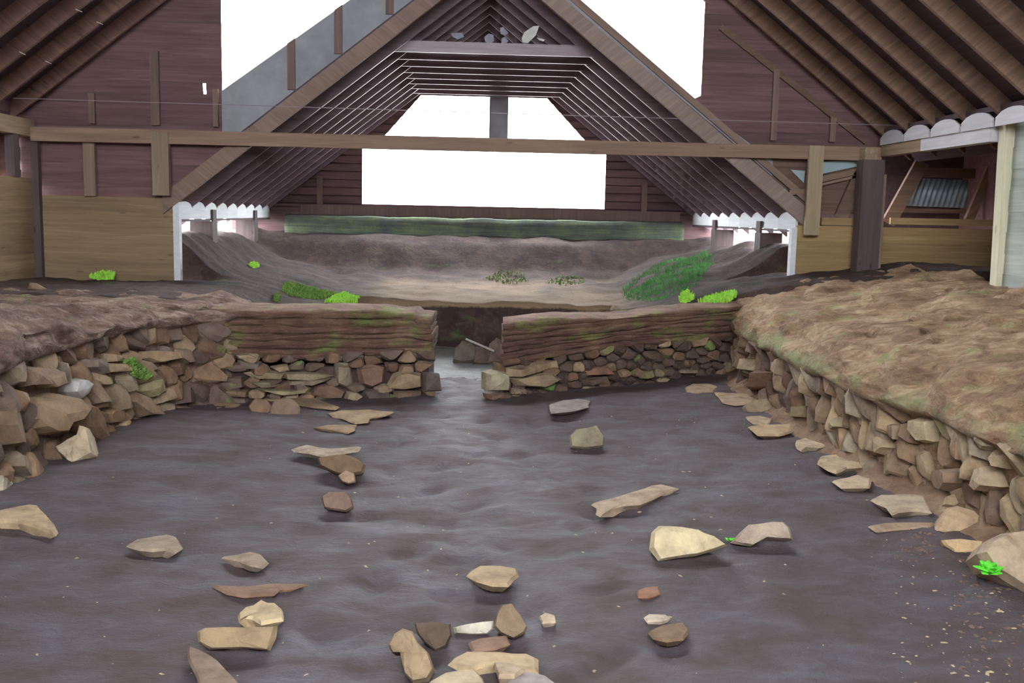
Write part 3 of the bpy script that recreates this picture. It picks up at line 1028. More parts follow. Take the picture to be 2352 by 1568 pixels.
# low pale boards of the gable, left
x0, x1 = -5.03, hY(403, 550, G).x
for k in range(6):
    box('board', x0, x1, G - 0.06 - (k % 2) * 0.004, G - 0.03 - (k % 2) * 0.004, 1.81 - 0.178 * (k + 1) - 0.006, 1.81 - 0.178 * k - 0.002, 'board_new', gable)
box('end_board', x1, x1 + 0.07, G - 0.085, G + 0.02, 0.72, 1.88, 'daylit_wood', gable)
# low golden boards, right, carrying on behind the opening
zt = hY(1950, 520, G).z
x0r, x1r = hY(1822, 600, G).x, 6.45
hs = 0.182
for k in range(4):
    box('board', x0r, x1r, G - 0.064 + (k % 2) * 0.008, G - 0.034 + (k % 2) * 0.008, zt - hs * (k + 1) - 0.004, zt - hs * k, 'board_gold', gable)
box('end_board', x0r - 0.065, x0r, G - 0.085, G + 0.02, 0.8, hY(1815, 522, G).z, 'daylit_wood', gable)
box('rail', hY(1882, 510, G).x, hY(1972, 510, G).x, G - 0.08, G - 0.04, hY(1920, 517, G).z, hY(1920, 500, G).z, 'board_gold', gable)
box('rail', hY(2040, 510, G).x, 6.45, G - 0.07, G - 0.03, hY(2150, 517, G).z, hY(2150, 502, G).z, 'board_gold', gable)
# boards, pale blue slips and bracing seen above them
prism_y('blue_panel', [tuple(hY(a, b, G - 0.012).xz) for a, b in ((1884, 400), (1968, 382), (1975, 365), (1884, 372))], G - 0.03, G - 0.008, 'blue_sheet', gable)
prism_y('blue_panel', [tuple(hY(a, b, G - 0.012).xz) for a, b in ((1815, 390), (1848, 392), (1845, 420))], G - 0.03, G - 0.008, 'blue_sheet', gable)
for a, b, w in (((1884, 412), (1975, 392), 0.07), ((1884, 424), (1970, 404), 0.03), ((1930, 500), (1975, 400), 0.16), ((1812, 442), (1848, 440), 0.06)):
    bar('brace', hY(a[0], a[1], G - 0.04), hY(b[0], b[1], G - 0.04), 0.05, w, 'gable_brown' if w > 0.1 else 'beam', gable)

# tie beam across the gable
p0, p1 = hY(100, 303, 11.83), hY(2010, 350, 11.83)
box('tie_beam', -5.0, 4.9, 11.80, 11.88, hY(1700, 362, 11.83).z, hY(1700, 331, 11.83).z, 'beam', label='long horizontal tie beam spanning the shelter below the sloping windows', cat='beam')

# posts and hangers
def post_px(pxl, pxr, pyb, pyt, y, mat, label, name='timber_post', depth=0.08, cat='post', group=None, zb=None):
    a = hY((pxl + pxr) / 2, pyb, y); b = hY((pxl + pxr) / 2, pyt, y)
    w = (pxr - pxl) / FPX * y
    z0 = a.z if zb is None else zb
    return box(name, a.x - w / 2, a.x + w / 2, y, y + depth, z0, b.z, mat, label=label, cat=cat, group=group)


post_px(194, 219, 450, 318, 11.88, 'post', 'slim timber stud under the tie beam, nearest the left corner', depth=0.06)
post_px(351, 388, 449, 303, 11.78, 'post', 'broad timber stud rising from the pale left boards past the tie beam', depth=0.09)
post_px(1848, 1882, 540, 334, 11.73, 'post_light', 'short pale hanging board nailed over the tie beam on the right', 'hanging_board', depth=0.05, cat='board')
tp = empty('timber_post', (hY(1997, 640, 11.7).x, 11.7, 0.95), label='thick dark square post standing under the right end of the tie beam', cat='post')
xa, xb = hY(1969, 600, 11.6).x, hY(2018, 600, 11.6).x
box('shaft', xa, xb, 11.6, 11.8, 0.9, hY(1990, 366, 11.6).z, 'post_dark', tp)
box('cover_strip', xb + 0.002, xb + 0.045, 11.64, 11.78, 0.9, hY(2020, 400, 11.6).z, 'post', tp)
box('packing_block', xa + 0.02, xb - 0.09, 11.62, 11.78, hY(1990, 366, 11.6).z, hY(1985, 338, 11.6).z, 'plate', tp)
# left eave posts, dim
x = -5.06
for px, lab in ((30, 'dim timber post under the left eave plate at the edge of view'), ):
    y = hX(px, 350, x).y
    box('timber_post', x - 0.05, x + 0.05, y - 0.09, y + 0.05, 2.0, 2.47, 'post_dark', label=lab, cat='post')

# ---- left boarded side wall
wbl = empty('wall_boards_left', (-5.05, 6, 0.9), kind='structure', label='low wall of pale horizontal boards along the left side')
for k in range(7):
    zt_ = 2.0 - 0.172 * k
    for (ya, yb) in ((-1.8, 3.2), (3.2, 7.6), (7.6, 11.94)):
        box('board', -5.06 - (k % 2) * 0.006, -5.03 - (k % 2) * 0.006, ya + 0.002, yb - 0.002, zt_ - 0.176, zt_, 'board_new_y', wbl)
for k in range(7):  # boards added to keep the opening above the low wall dark
    box('upper_board', -5.22 - (k % 2) * 0.008, -5.2 - (k % 2) * 0.008, -1.8, 11.99, 1.95 + 0.13 * k, 2.095 + 0.13 * k, 'gable_board', wbl)
box('corner_post', -5.03, -4.95, 11.86, 11.94, 0.8, 2.47, 'post_dark', wbl)

# ---- right boarded side wall, nearer than the opening
wbr = empty('wall_boards_right', (5, 4, 0.9), kind='structure', label='wall of grey green horizontal boards at the right edge')
for k in range(10):
    zt_ = 2.80 - 0.195 * k
    for (ya, yb) in ((-1.8, 2.5), (2.5, 6.0), (6.0, 9.15)):
        box('board', 5.03 + (k % 2) * 0.006, 5.055 + (k % 2) * 0.006, ya + 0.002, yb - 0.002, zt_ - 0.2, zt_, 'board_grey_y', wbr)
a, b = hY(2297, 650, 9.2), hY(2319, 272, 9.2)
w = 0.06
vs = [(a.x - w, 9.15, a.z - 0.15), (a.x + w, 9.15, a.z - 0.15), (b.x + w, 9.15, b.z), (b.x - w, 9.15, b.z)]
vs += [(p[0], 9.27, p[2]) for p in vs]
fix_normals(obj('timber_post', vs, BOXF, 'post_pale', label='pale cream post at the corner of the grey boards on the right', cat='post'))

# ---- dim annex behind the opening on the right
ann = empty('annex', (5.8, 13, 1.6), kind='structure', label='dim side bay seen through the opening on the right')
for k in range(8):
    zb = 1.55 + 0.15 * k
    box('board', 4.6, 7.2, 12.9 + (k % 2) * .006, 12.93 + (k % 2) * .006, zb - 0.01, zb + 0.15, 'deck', ann)
box('annex_wall', 6.45, 6.5, 8.6, 13.0, 0.8, 2.9, 'gable_board', ann)
box('annex_roof', 4.9, 6.6, 8.6, 13.0, 2.75, 2.8, 'deck', ann)
box('annex_floor', 4.9, 6.6, 8.8, 12.2, 0.9, 1.0, 'turf_right', ann)
box('annex_end_wall', 4.99, 6.6, 8.6, 8.65, 0.8, 2.8, 'gable_board', ann)
# corrugated sheet leaning in the annex
c0, c1, c2, c3 = hY(2070, 472, 12.75), hY(2226, 478, 12.75), hY(2246, 414, 12.75), hY(2092, 408, 12.75)
vs, fs = [], []
nn = 72
for i in range(nn + 1):
    t = i / nn
    off = 0.012 * math.sin(t * 13 * 2 * PI)
    lo = c0.lerp(c1, t); hi = c3.lerp(c2, t)
    for dy in (0, 0.006):
        vs.append((lo.x, lo.y + off + dy, lo.z)); vs.append((hi.x, hi.y + off + dy, hi.z))
for i in range(nn):
    a = i * 4; b = a + 4
    fs += [(a, b, b + 1, a + 1), (a + 2, a + 3, b + 3, b + 2), (a, a + 2, b + 2, b), (a + 1, b + 1, b + 3, a + 3)]
fix_normals(obj('corrugated_sheet', vs, fs, 'metal', label='blue grey corrugated metal sheet glimpsed behind the golden boards', cat='sheet', smooth=True))
bar('brace', hY(2290, 352, 12.3), hY(2222, 512, 12.3), 0.06, 0.11, 'rafter_r', ann)
bar('brace', hY(2118, 372, 12.3), hY(2040, 512, 12.3), 0.06, 0.17, 'gable_brown', ann)
bar('rail', hY(2060, 483, 12.6), hY(2290, 487, 12.6), 0.05, 0.05, 'gable_brown', ann)
bar('rail', hY(2100, 395, 12.6), hY(2290, 400, 12.6), 0.05, 0.12, 'gable_brown', ann)

# ---- back of the shelter, unseen behind the viewer: boards and opening sized for light from behind
wbk = empty('wall_back', (0, -1.9, 0.9), kind='structure', label='low board wall behind the viewer, open above')
for k in range(14):
    box('board', -5.05, 5.0, -1.93, -1.9, 0.8 + 0.17 * k, 0.975 + 0.17 * k, 'board_new', wbk)
box('earth_face', -3.2, 2.9, -1.75, -1.6, -0.1, 0.95, 'turf', wbk)

# ------------------------------------------------------------------ inner roof
inner = empty('ceiling_inner', (0.28, 14.5, 4.5), kind='structure', label='narrower inner roof of closely spaced rafters with collar ties')
XL, XR = -3.74, 4.30
FRP = []
slope_bar('front_rafter', -3.56, 0.26, ft, 0.225, 11.9, 11.97, MT['front_rafter'], inner)
slope_bar('front_rafter', 0.26, 4.05, ft, 0.225, 11.9, 11.97, wood('front_rafter_wood_right', (0.19, 0.14, 0.12), (0.34, 0.27, 0.23), 'SL', knots=False), inner)
slope_bar('edge_batten', 0.26, 4.15, lambda x: ft(x) + 0.285, 0.10, 11.95, 11.98, 'front_rafter', inner)
irafters = []
for k in range(9):
    y = 12.68 + 0.612 * k
    if y > 17.65: y = 17.6
    slope_bar('rafter', XL, 0.28, iz, 0.17, y, y + 0.045, 'inner_rafter', inner)
    slope_bar('rafter', 0.28, XR, iz, 0.17, y, y + 0.045, 'inner_rafter', inner)
    if k < 8:
        h = 1.24 + 0.13 / 0.78
        prism_y('collar_tie', [(0.3 - 1.225, 3.655), (0.3 + 1.225, 3.655), (0.3 + 1.05, 3.79), (0.3 - 1.05, 3.79)], y - 0.05, y - 0.004, 'inner_rafter', inner)
for k in range(29):          # roof boards lying over the rafters, lengthwise
    for s in (-1, 1):
        xa = 0.28 + s * k * 0.14; xb = 0.28 + s * (k + 1) * 0.14
        xb2 = xb - s * 0.006
        prism_y('roof_board', [(xa, iz(xa) + 0.172), (xb2, iz(xb2) + 0.172), (xb2, iz(xb2) + 0.194), (xa, iz(xa) + 0.194)], 11.99, 18.1, 'deck', inner)
# scalloped eave boards, daylight put into their white, and their plates
for nm, x, s, lab in (('left', -3.43, -1, 'daylit white scalloped boarding under the left eave of the inner roof'), ('right', 3.98, 1, 'daylit white scalloped boarding under the right eave of the inner roof')):
    e = empty('eave_boarding', (x, 14.8, 1.55), label=lab, cat='boarding')
    zb = 1.56 if s < 0 else 1.585
    yy = [12.02] + [12.70 + 0.612 * k for k in range(9)]
    for ya, yb in zip(yy, yy[1:]):
        pts = [(ya + 0.0, zb), (yb - 0.0, zb)]
        for q in range(9):
            t = q / 8
            pts.append((yb + (ya - yb) * t, zb + 0.13 + 0.085 * math.sin(PI * t) ** 0.5))
        prism_x('scalloped_board', pts, x, x + 0.03 * s, 'daylit_wood', e)
    box('batten', min(x, x + 0.06 * s), max(x, x + 0.06 * s), 12.03, 17.6, zb - 0.03, zb - 0.005, 'post_dark', e)
# posts under the inner eaves
for px, x, s, py, lab in ((490, -3.44, -1, 612, 'dark square post under the left inner eave, nearer of two'),
                      (585, -3.44, -1, 606, 'dark square post under the left inner eave, farther of two'),
                      (1640, 3.98, 1, 592, 'dark square post under the right inner eave, farther of two'),
                      (1741, 3.98, 1, 622, 'dark square post under the right inner eave, nearer of two')):
    p = hX(px, py, x)
    xa, xb = (x - 0.26, x + 0.04) if s < 0 else (x - 0.04, x + 0.26)
    e = empty('timber_post', (x, p.y, p.z - 0.12), label=lab, cat='post')
    box('shaft', xa, xb, p.y - 0.16, p.y + 0.1, p.z - 0.12, 1.525, 'post_dark', e)
    xa, xb = (x + 0.014, x + 0.04) if s < 0 else (x - 0.04, x - 0.006)
    box('tongue', xa, xb, p.y - 0.12, p.y + 0.06, 1.525, 1.68, 'post_dark', e)

# ---- far gable
FG = 17.72
fg = empty('wall_gable_far', (0.28, FG, 1.4), kind='structure', label='far boarded gable with a wide window and two windows above it')
wxl, wxr = hY(832, 400, FG).x, hY(1391, 400, FG).x
wzb, wzt = hY(1110, 474, FG).z, hY(1110, 340, FG).z
uzb, uzt = hY(1100, 327, FG).z, hY(1100, 220, FG).z
uL = [hY(874, 326, FG), hY(968, 222, FG)]
uR = [hY(1256, 226, FG), hY(1354, 328, FG)]
mxa, mxb = hY(1124, 270, FG).x, hY(1167, 270, FG).x
def fx(s, z): return 0.28 + s * (4.78 - z) / 0.78
def ul(z): return uL[0].x + (uL[1].x - uL[0].x) * (z - uzb) / (uzt - uzb)
def ur(z): return uR[1].x + (uR[0].x - uR[1].x) * (z - uzb) / (uzt - uzb)
zrows = []
z = 1.62
marks = [wzb, wzt, uzb, uzt]
while z < 4.7:
    z1 = z + 0.14
    for m_ in marks:
        if z + 0.02 < m_ < z1 - 0.0: z1 = m_
    zrows.append((z, z1)); z = z1
for z0, z1 in zrows:
    mid = (z0 + z1) / 2
    if wzb < mid < wzt:
        segs = [(lambda z: fx(-1, z), lambda z: wxl), (lambda z: wxr, lambda z: fx(1, z))]
    elif uzb < mid < uzt:
        segs = [(lambda z: fx(-1, z), ul), (ur, lambda z: fx(1, z))]
    else:
        segs = [(lambda z: fx(-1, z), lambda z: fx(1, z))]
    for a, b in segs:
        board_y(z0, z1, a(z0), b(z0), a(z1), b(z1), FG, 0.022, 'gable_board', fg)
box('mullion', mxa, mxb, FG - 0.04, FG + 0.03, uzb, uzt, 'sheet', fg)
box('window_sill', -2.9, 3.75, FG - 0.12, FG - 0.002, hY(1100, 500, FG).z, hY(1100, 478, FG).z, 'stud', fg)
for px in (735, 1480):
    x = hY(px, 420, FG).x
    box('stud', x - 0.05, x + 0.05, FG - 0.05, FG - 0.002, 1.6, fxz if False else 2.3, 'stud', fg)
# mossy ledge at the foot of the far gable
vs, fs = [], []
xs = rng(hY(655, 520, 17.4).x, hY(1570, 520, 17.4).x, 0.08)
for x in xs:
    n_ = 0.02 * noise.noise((x * 2, 0, 0)) + 0.012 * noise.noise((x * 9, 0, 0))
    for u, zz in ((0, 1.15), (-0.02, 1.34), (-0.03, 1.52), (0.02, 1.6 + n_), (0.3, 1.63 + n_), (0.32, 1.15)):
        vs.append((x, 17.35 + u + n_, zz))
for i in range(len(xs) - 1):
    for q in range(5):
        a = i * 6 + q
        fs.append((a, a + 6, a + 7, a + 1))
fs.append((0, 1, 2, 3, 4, 5)); fs.append(tuple(len(vs) - 6 + q for q in range(6))[::-1])
fix_normals(obj('mossy_ledge', vs, fs, 'mossy_sill', smooth=True, label='green mossy ledge along the foot of the far gable', cat='ledge'))
for s, xe in ((-1, -3.1), (1, 3.75)):      # side cheeks at the foot of the far gable
    box('cheek_board', min(xe, xe + s * 1.0), max(xe, xe + s * 1.0), FG - 0.05, FG - 0.003, 1.1, 1.66, 'gable_board', fg)

# wire across the shelter
bar('wire', (-5.0, 11.4, 2.85), (4.9, 11.4, 2.80), 0.008, 0.008, 'wire', side=Z, label='thin wire stretched across the shelter above the tie beam', cat='wire')


# ------------------------------------------------------------------ loose stones
def rock(poly, mode, color, label, h=0.07, zbase=None, mat='stone', name='stone', tilt=30, seed=0, deep=0.6, group=None, z0=0.0):
    rnd = random.Random(seed + int(poly[0][0]))
    pyb = max(p[1] for p in poly)
    if mode == 's':     # slab lying on the soil
        n = Z.copy()
        h *= 0.45
        p0 = Vector((0, 0, z0 + h * 0.8))
        tf, tb = h * 0.3, h * 0.8 + 0.02
    else:               # block facing the viewer
        cxp = sum(p[0] for p in poly) / len(poly)
        P = hZ(cxp, pyb, z0)
        a = math.radians(tilt)
        n = Vector((0, -math.cos(a), math.sin(a)))
        p0 = P + Vector((0, 0, -0.005))
        hh = (pyb - min(p[1] for p in poly)) / FPX * P.y
        tf, tb = hh * 0.22, hh * deep
    C = [hit(x, y, p0, n) for x, y in poly]
    # subdivide the outline a little
    D = []
    for i in range(len(C)):
        a, b = C[i], C[(i + 1) % len(C)]
        D.append(a)
        if (b - a).length > 0.09:
            m = (a + b) / 2
            D.append(m + (b - a).length * 0.03 * Vector((rnd.uniform(-1, 1), rnd.uniform(-1, 1), rnd.uniform(-0.3, 0.3))))
    C = D
    c = sum(C, Vector()) / len(C)
    m = len(C)
    vs = []
    for p in C: vs.append(c + (p - c) * (0.6 if mode == 's' else 0.84) - n * tb)
    for p in C: vs.append(p - n * 0.004)
    for p in C: vs.append(c + (p - c) * (0.90 + rnd.uniform(-0.03, 0.02)) + n * tf * rnd.uniform(0.65, 1.0))
    for p in C: vs.append(c + (p - c) * (0.5 + rnd.uniform(-0.08, 0.08)) + n * tf * rnd.uniform(0.95, 1.25))
    vs.append(c + n * tf * 1.15)
    vs.append(c - n * tb)
    fs = []
    for r0 in (0, m, 2 * m):
        for i in range(m):
            j = (i + 1) % m
            fs.append((r0 + i, r0 + j, r0 + m + j, r0 + m + i))
    for i in range(m):
        fs.append((3 * m + i, 3 * m + (i + 1) % m, 4 * m))
        fs.append(((i + 1) % m, i, 4 * m + 1))
    color = (min(1, color[0] * 1.08), color[1] * 0.98, color[2] * 0.90)
    o = fix_normals(obj(name, vs, fs, mat, smooth=False, label=label, cat='stone', group=group, color=color))
    return o


PALE, CREAM, GREY, OLIVE, BRN, RED, DK = (0.50, 0.41, 0.27), (0.62, 0.53, 0.35), (0.36, 0.34, 0.31), (0.33, 0.28, 0.18), (0.24, 0.17, 0.12), (0.36, 0.2, 0.13), (0.13, 0.1, 0.075)
TANC = (0.44, 0.35, 0.22)
ST = [
 ('s', [(-45,1184),(-10,1174),(25,1168),(70,1161),(88,1164),(105,1180),(125,1203),(134,1222),(128,1230),(110,1222),(80,1210),(40,1199),(-20,1200),(-50,1200)], PALE, 'pale humped slab at the far left edge of the soil floor', 0.12),
 ('s', [(288,1254),(310,1241),(345,1234),(385,1229),(405,1233),(421,1258),(403,1270),(380,1263),(350,1266),(320,1263)], (0.38,0.33,0.26), 'greyish tan slab lying alone on the left part of the floor', 0.07),
 ('s', [(508,1280),(540,1275),(575,1268),(600,1273),(618,1292),(605,1304),(575,1299),(550,1288)], (0.36,0.3,0.24), 'small wedge shaped stone between the lone left slab and the thin reddish slab', 0.05),
 ('s', [(485,1345),(540,1348),(580,1346),(640,1340),(708,1342),(680,1351),(645,1353),(630,1366),(560,1371),(520,1364)], (0.27,0.18,0.13), 'thin reddish brown slab almost sunk in the soil', 0.04),
 ('s', [(546,1412),(560,1398),(580,1392),(600,1379),(615,1387),(633,1387),(650,1402),(652,1424),(630,1428),(600,1434),(580,1421),(560,1418),(548,1427)], CREAM, 'cream notched stone just behind the long olive block', 0.08),
 ('b', [(452,1450),(470,1441),(560,1440),(638,1437),(634,1465),(620,1494),(560,1488),(480,1491),(455,1475)], (0.34,0.27,0.17), 'long olive brown block with a straight upper edge, left foreground', 0.1),
 ('s', [(432,1485),(455,1492),(500,1520),(550,1572),(575,1610),(460,1620),(450,1550),(430,1512)], (0.30,0.24,0.19), 'long greyish slab running out of the bottom of the picture', 0.09),
 ('s', [(1070,1322),(1080,1311),(1100,1301),(1150,1301),(1188,1308),(1192,1322),(1180,1332),(1168,1346),(1130,1345),(1095,1335)], PALE, 'pale oval stone in the middle of the floor above the hearth', 0.08),
 ('b', [(892,1480),(905,1455),(925,1442),(948,1450),(960,1475),(985,1500),(999,1540),(985,1565),(950,1570),(930,1550),(920,1510),(918,1490),(900,1498)], (0.36,0.29,0.19), 'tall leaning edge stone on the left side of the hearth', 0.1),
 ('b', [(952,1432),(990,1427),(1035,1432),(1038,1460),(1025,1485),(1000,1496),(975,1476),(958,1455)], DK, 'dark brown stone at the back left of the hearth', 0.08),
 ('b', [(1040,1440),(1075,1432),(1110,1427),(1134,1425),(1133,1445),(1120,1456),(1080,1457),(1045,1455)], (0.6,0.62,0.55), 'white and green stone between the two tallest hearth stones', 0.06, 'mossy_stone'),
 ('b', [(1134,1440),(1140,1410),(1152,1388),(1175,1385),(1195,1410),(1211,1440),(1205,1455),(1180,1468),(1150,1456)], (0.30,0.24,0.16), 'upright peaked edge stone on the right side of the hearth', 0.09),
 ('s', [(1075,1476),(1100,1468),(1165,1460),(1172,1478),(1140,1490),(1085,1496)], (0.32,0.22,0.16), 'flat reddish stone inside the hearth', 0.05),
 ('s', [(1028,1525),(1045,1508),(1065,1498),(1150,1499),(1215,1504),(1237,1512),(1238,1545),(1190,1540),(1135,1526),(1060,1542)], (0.56,0.47,0.31), 'large pale slab at the front of the hearth', 0.07),
 ('s', [(985,1565),(1020,1545),(1090,1536),(1108,1555),(1120,1590),(1080,1615),(980,1612)], (0.6,0.54,0.39), 'cream slab below the large hearth slab, cut by the frame', 0.06),
 ('s', [(1135,1525),(1180,1528),(1205,1540),(1182,1556),(1145,1556)], (0.52,0.45,0.33), 'small pale slab wedged against the large hearth slab', 0.1),
 ('s', [(1160,1570),(1195,1542),(1255,1552),(1280,1572),(1290,1612),(1165,1612)], (0.42,0.40,0.42), 'bluish grey slab at the bottom right of the hearth', 0.06),
 ('s', [(1238,1416),(1252,1407),(1275,1414),(1277,1428),(1245,1430)], (0.58,0.5,0.38), 'small cream stone to the right of the hearth', 0.04),
 ('s', [(1462,1357),(1480,1350),(1512,1347),(1517,1362),(1490,1372),(1465,1371)], RED, 'small orange brick like stone on the right of the floor', 0.04),
 ('s', [(1478,1417),(1490,1411),(1530,1412),(1541,1419),(1520,1425),(1485,1427)], (0.6,0.55,0.47), 'thin whitish chip above the half buried brown stone', 0.03),
 ('s', [(1488,1452),(1520,1436),(1570,1430),(1584,1448),(1570,1468),(1530,1473),(1500,1466)], (0.26,0.19,0.12), 'half buried mottled brown stone in the right foreground', 0.05),
 ('b', [(1491,1261),(1496,1223),(1513,1207),(1539,1207),(1565,1209),(1603,1217),(1644,1233),(1671,1252),(1638,1265),(1600,1276),(1555,1281),(1512,1288)], (0.68,0.62,0.42), 'large cream wedge shaped boulder, brightest on the floor', 0.1),
 ('b', [(1677,1246),(1700,1222),(1720,1204),(1745,1202),(1775,1197),(1800,1198),(1815,1212),(1821,1240),(1800,1238),(1760,1235),(1725,1254),(1690,1249)], (0.46,0.41,0.34), 'grey arched stone touching the tip of the cream boulder', 0.1),
 ('s', [(1357,1158),(1375,1152),(1400,1148),(1440,1134),(1475,1125),(1500,1115),(1525,1112),(1561,1121),(1530,1129),(1500,1146),(1470,1158),(1430,1161),(1400,1171),(1378,1186),(1368,1180),(1370,1166)], (0.5,0.42,0.31), 'long narrow tan slab slanting across the floor', 0.07),
 ('b', [(1307,1002),(1325,985),(1350,982),(1370,976),(1379,990),(1389,1005),(1385,1026),(1350,1031),(1310,1028)], (0.34,0.33,0.24), 'squat greenish grey block standing on the far floor', 0.1),
 ('s', [(1261,929),(1290,920),(1330,916),(1356,920),(1352,935),(1320,943),(1265,949)], (0.36,0.35,0.35), 'flat grey slab close to the right doorway wall', 0.07),
 ('b', [(738,1142),(755,1130),(795,1128),(808,1145),(813,1166),(795,1175),(745,1167)], (0.24,0.175,0.145), 'dull brown block below the pile of three stones', 0.06),
 ('b', [(728,1052),(790,1042),(815,1050),(840,1068),(836,1086),(800,1095),(770,1086),(735,1070)], (0.22,0.16,0.10), 'brown lump carrying the whitish slab', 0.1),
 ('s', [(668,1031),(700,1022),(730,1028),(760,1031),(830,1026),(822,1037),(790,1041),(750,1051),(710,1041),(675,1037)], (0.5,0.45,0.36), 'whitish wavy slab resting on the brown lump', 0.05, 'stone', 0.05),
 ('b', [(776,1092),(795,1080),(815,1088),(817,1106),(800,1111),(785,1106)], (0.42,0.32,0.23), 'small tan pentagonal stone in front of the brown lump', 0.05),
 ('s', [(752,948),(780,942),(850,940),(906,945),(885,955),(850,960),(845,970),(815,973),(790,962),(765,958)], (0.42,0.34,0.22), 'ragged tan slab on the floor before the left doorway wall', 0.05),
 ('s', [(718,981),(750,976),(820,975),(815,988),(800,995),(770,988)], (0.38,0.29,0.19), 'flat tan slab just nearer than the ragged one', 0.04),
 ('s', [(487,928),(520,925),(553,928),(540,941),(500,944)], (0.46,0.36,0.23), 'small flat tan stone in the left inner corner', 0.04),
 ('s', [(585,904),(660,906),(720,911),(781,934),(770,941),(720,936),(665,926),(610,918)], (0.36,0.29,0.19), 'long tilted tan slab at the foot of the left doorway wall', 0.05),
 ('b', [(570,935),(585,915),(615,918),(628,940),(618,952),(580,950)], (0.25,0.17,0.12), 'brown block under the long tilted slab', 0.06),
 ('b', [(618,945),(630,918),(670,915),(690,935),(688,954),(650,957),(622,955)], (0.27,0.21,0.16), 'greyish block under the long tilted slab', 0.06),
 ('b', [(130,1030),(160,1012),(183,1000),(190,978),(205,984),(211,1010),(220,1046),(195,1055),(172,1069),(160,1063),(135,1041)], (0.55,0.5,0.37), 'big pale square stone leaning at the foot of the left wall', 0.1),
 ('b', [(5,1045),(40,1035),(75,1038),(90,1062),(96,1102),(60,1107),(25,1082),(8,1062)], (0.30,0.22,0.14), 'brown block at the foot of the left wall near the frame edge', 0.1),
 ('b', [(-30,1085),(5,1072),(18,1100),(15,1138),(-5,1146),(-40,1140)], (0.5,0.48,0.4), 'pale stone cut by the left edge of the picture', 0.1),
 ('b', [(243,975),(262,950),(285,948),(300,965),(295,985),(270,990)], (0.42,0.34,0.22), 'knobbly tan stone at the foot of the left wall', 0.08),
 ('s', [(1573,890),(1590,882),(1630,881),(1650,888),(1640,900),(1600,903),(1577,900)], (0.46,0.38,0.26), 'oval pale stone at the far right corner of the floor', 0.07),
 ('s', [(1640,900),(1665,902),(1720,905),(1752,913),(1740,925),(1690,931),(1660,925),(1650,912)], (0.44,0.36,0.25), 'flat pale stone next nearer than the oval corner stone', 0.06),
 ('b', [(1705,935),(1730,918),(1762,915),(1778,935),(1775,955),(1740,955),(1710,948)], (0.36,0.32,0.22), 'rounded olive grey stone among the right edge stones', 0.08),
 ('s', [(1712,957),(1745,955),(1775,962),(1765,975),(1730,973)], (0.5,0.42,0.29), 'small cream slip beside the flat brick shaped stone', 0.05),
 ('s', [(1717,980),(1740,976),(1820,974),(1820,992),(1790,1001),(1740,1000)], (0.52,0.41,0.26), 'flat brick shaped tan stone on the right edge of the floor', 0.07),
 ('s', [(1828,1012),(1850,1005),(1880,1013),(1925,1022),(1880,1028),(1850,1025),(1840,1036),(1830,1030)], (0.56,0.48,0.35), 'pale bone shaped stone on the right edge of the floor', 0.06),
 ('s', [(1877,1065),(1885,1048),(1940,1044),(1985,1052),(1992,1072),(1945,1075),(1920,1087),(1900,1080)], (0.52,0.45,0.31), 'pale stone with a drooping lower edge, right side', 0.08),
 ('s', [(1910,1105),(1945,1098),(1970,1091),(2003,1100),(1998,1120),(1960,1120),(1932,1121)], (0.6,0.51,0.37), 'light five sided slab on the right side', 0.06),
 ('s', [(1998,1148),(2020,1137),(2080,1135),(2125,1138),(2142,1178),(2100,1173),(2065,1176),(2048,1183),(2035,1165),(2010,1155)], (0.52,0.47,0.36), 'broad greyish slab with a pointed lower corner, right side', 0.08),
 ('s', [(1993,1208),(2030,1202),(2090,1200),(2148,1201),(2140,1211),(2060,1216),(2010,1220)], (0.42,0.33,0.23), 'thin edge of a buried slab below the broad greyish one', 0.04),
 ('b', [(2145,1222),(2160,1185),(2175,1166),(2200,1161),(2235,1172),(2258,1200),(2272,1228),(2260,1240),(2215,1240),(2180,1235)], (0.52,0.42,0.28), 'large rounded tan boulder at the foot of the right wall', 0.15),
 ('b', [(2162,1240),(2200,1237),(2258,1242),(2255,1262),(2225,1275),(2190,1283),(2186,1262),(2170,1252)], (0.62,0.5,0.3), 'cream block tucked under the large rounded boulder', 0.08),
 ('b', [(2243,1272),(2260,1245),(2300,1225),(2352,1218),(2440,1222),(2440,1380),(2352,1360),(2310,1335),(2270,1310)], (0.47,0.4,0.3), 'massive tan boulder cut by the right edge of the picture', 0.2),
 ('b', [(2165,1160),(2172,1140),(2205,1130),(2215,1150),(2205,1165)], (0.4,0.33,0.22), 'small olive stone resting above the rounded boulder', 0.1, 'stone', 0.12),
]
for i, t in enumerate(ST):
    mode, poly, colr, lab, h = t[:5]
    mt = t[5] if len(t) > 5 else 'stone'
    z0 = t[6] if len(t) > 6 else 0.0
    if mode == 's' and z0 == 0: z0 = 0.012
    if mode == 's' and 1600 < poly[0][0] < 2000 and poly[0][1] < 1230: z0 = 0.03
    if z0 > 0.08:   # stones set in the wall faces: find the face
        cx = sum(p[0] for p in poly) / len(poly); cy = sum(p[1] for p in poly) / len(poly)
        x = lb(6) if cx < 1000 else rb(6)
        for _ in range(6):
            P = hX(cx, cy, x); x = (lb(P.y) + 0.05) if cx < 1000 else (rb(P.y) - 0.05)
        z0 = max(0.0, hX(cx, max(p[1] for p in poly), x).z)
    rock(poly, mode, colr, lab, h=h, mat=mt, seed=i * 13, z0=z0)

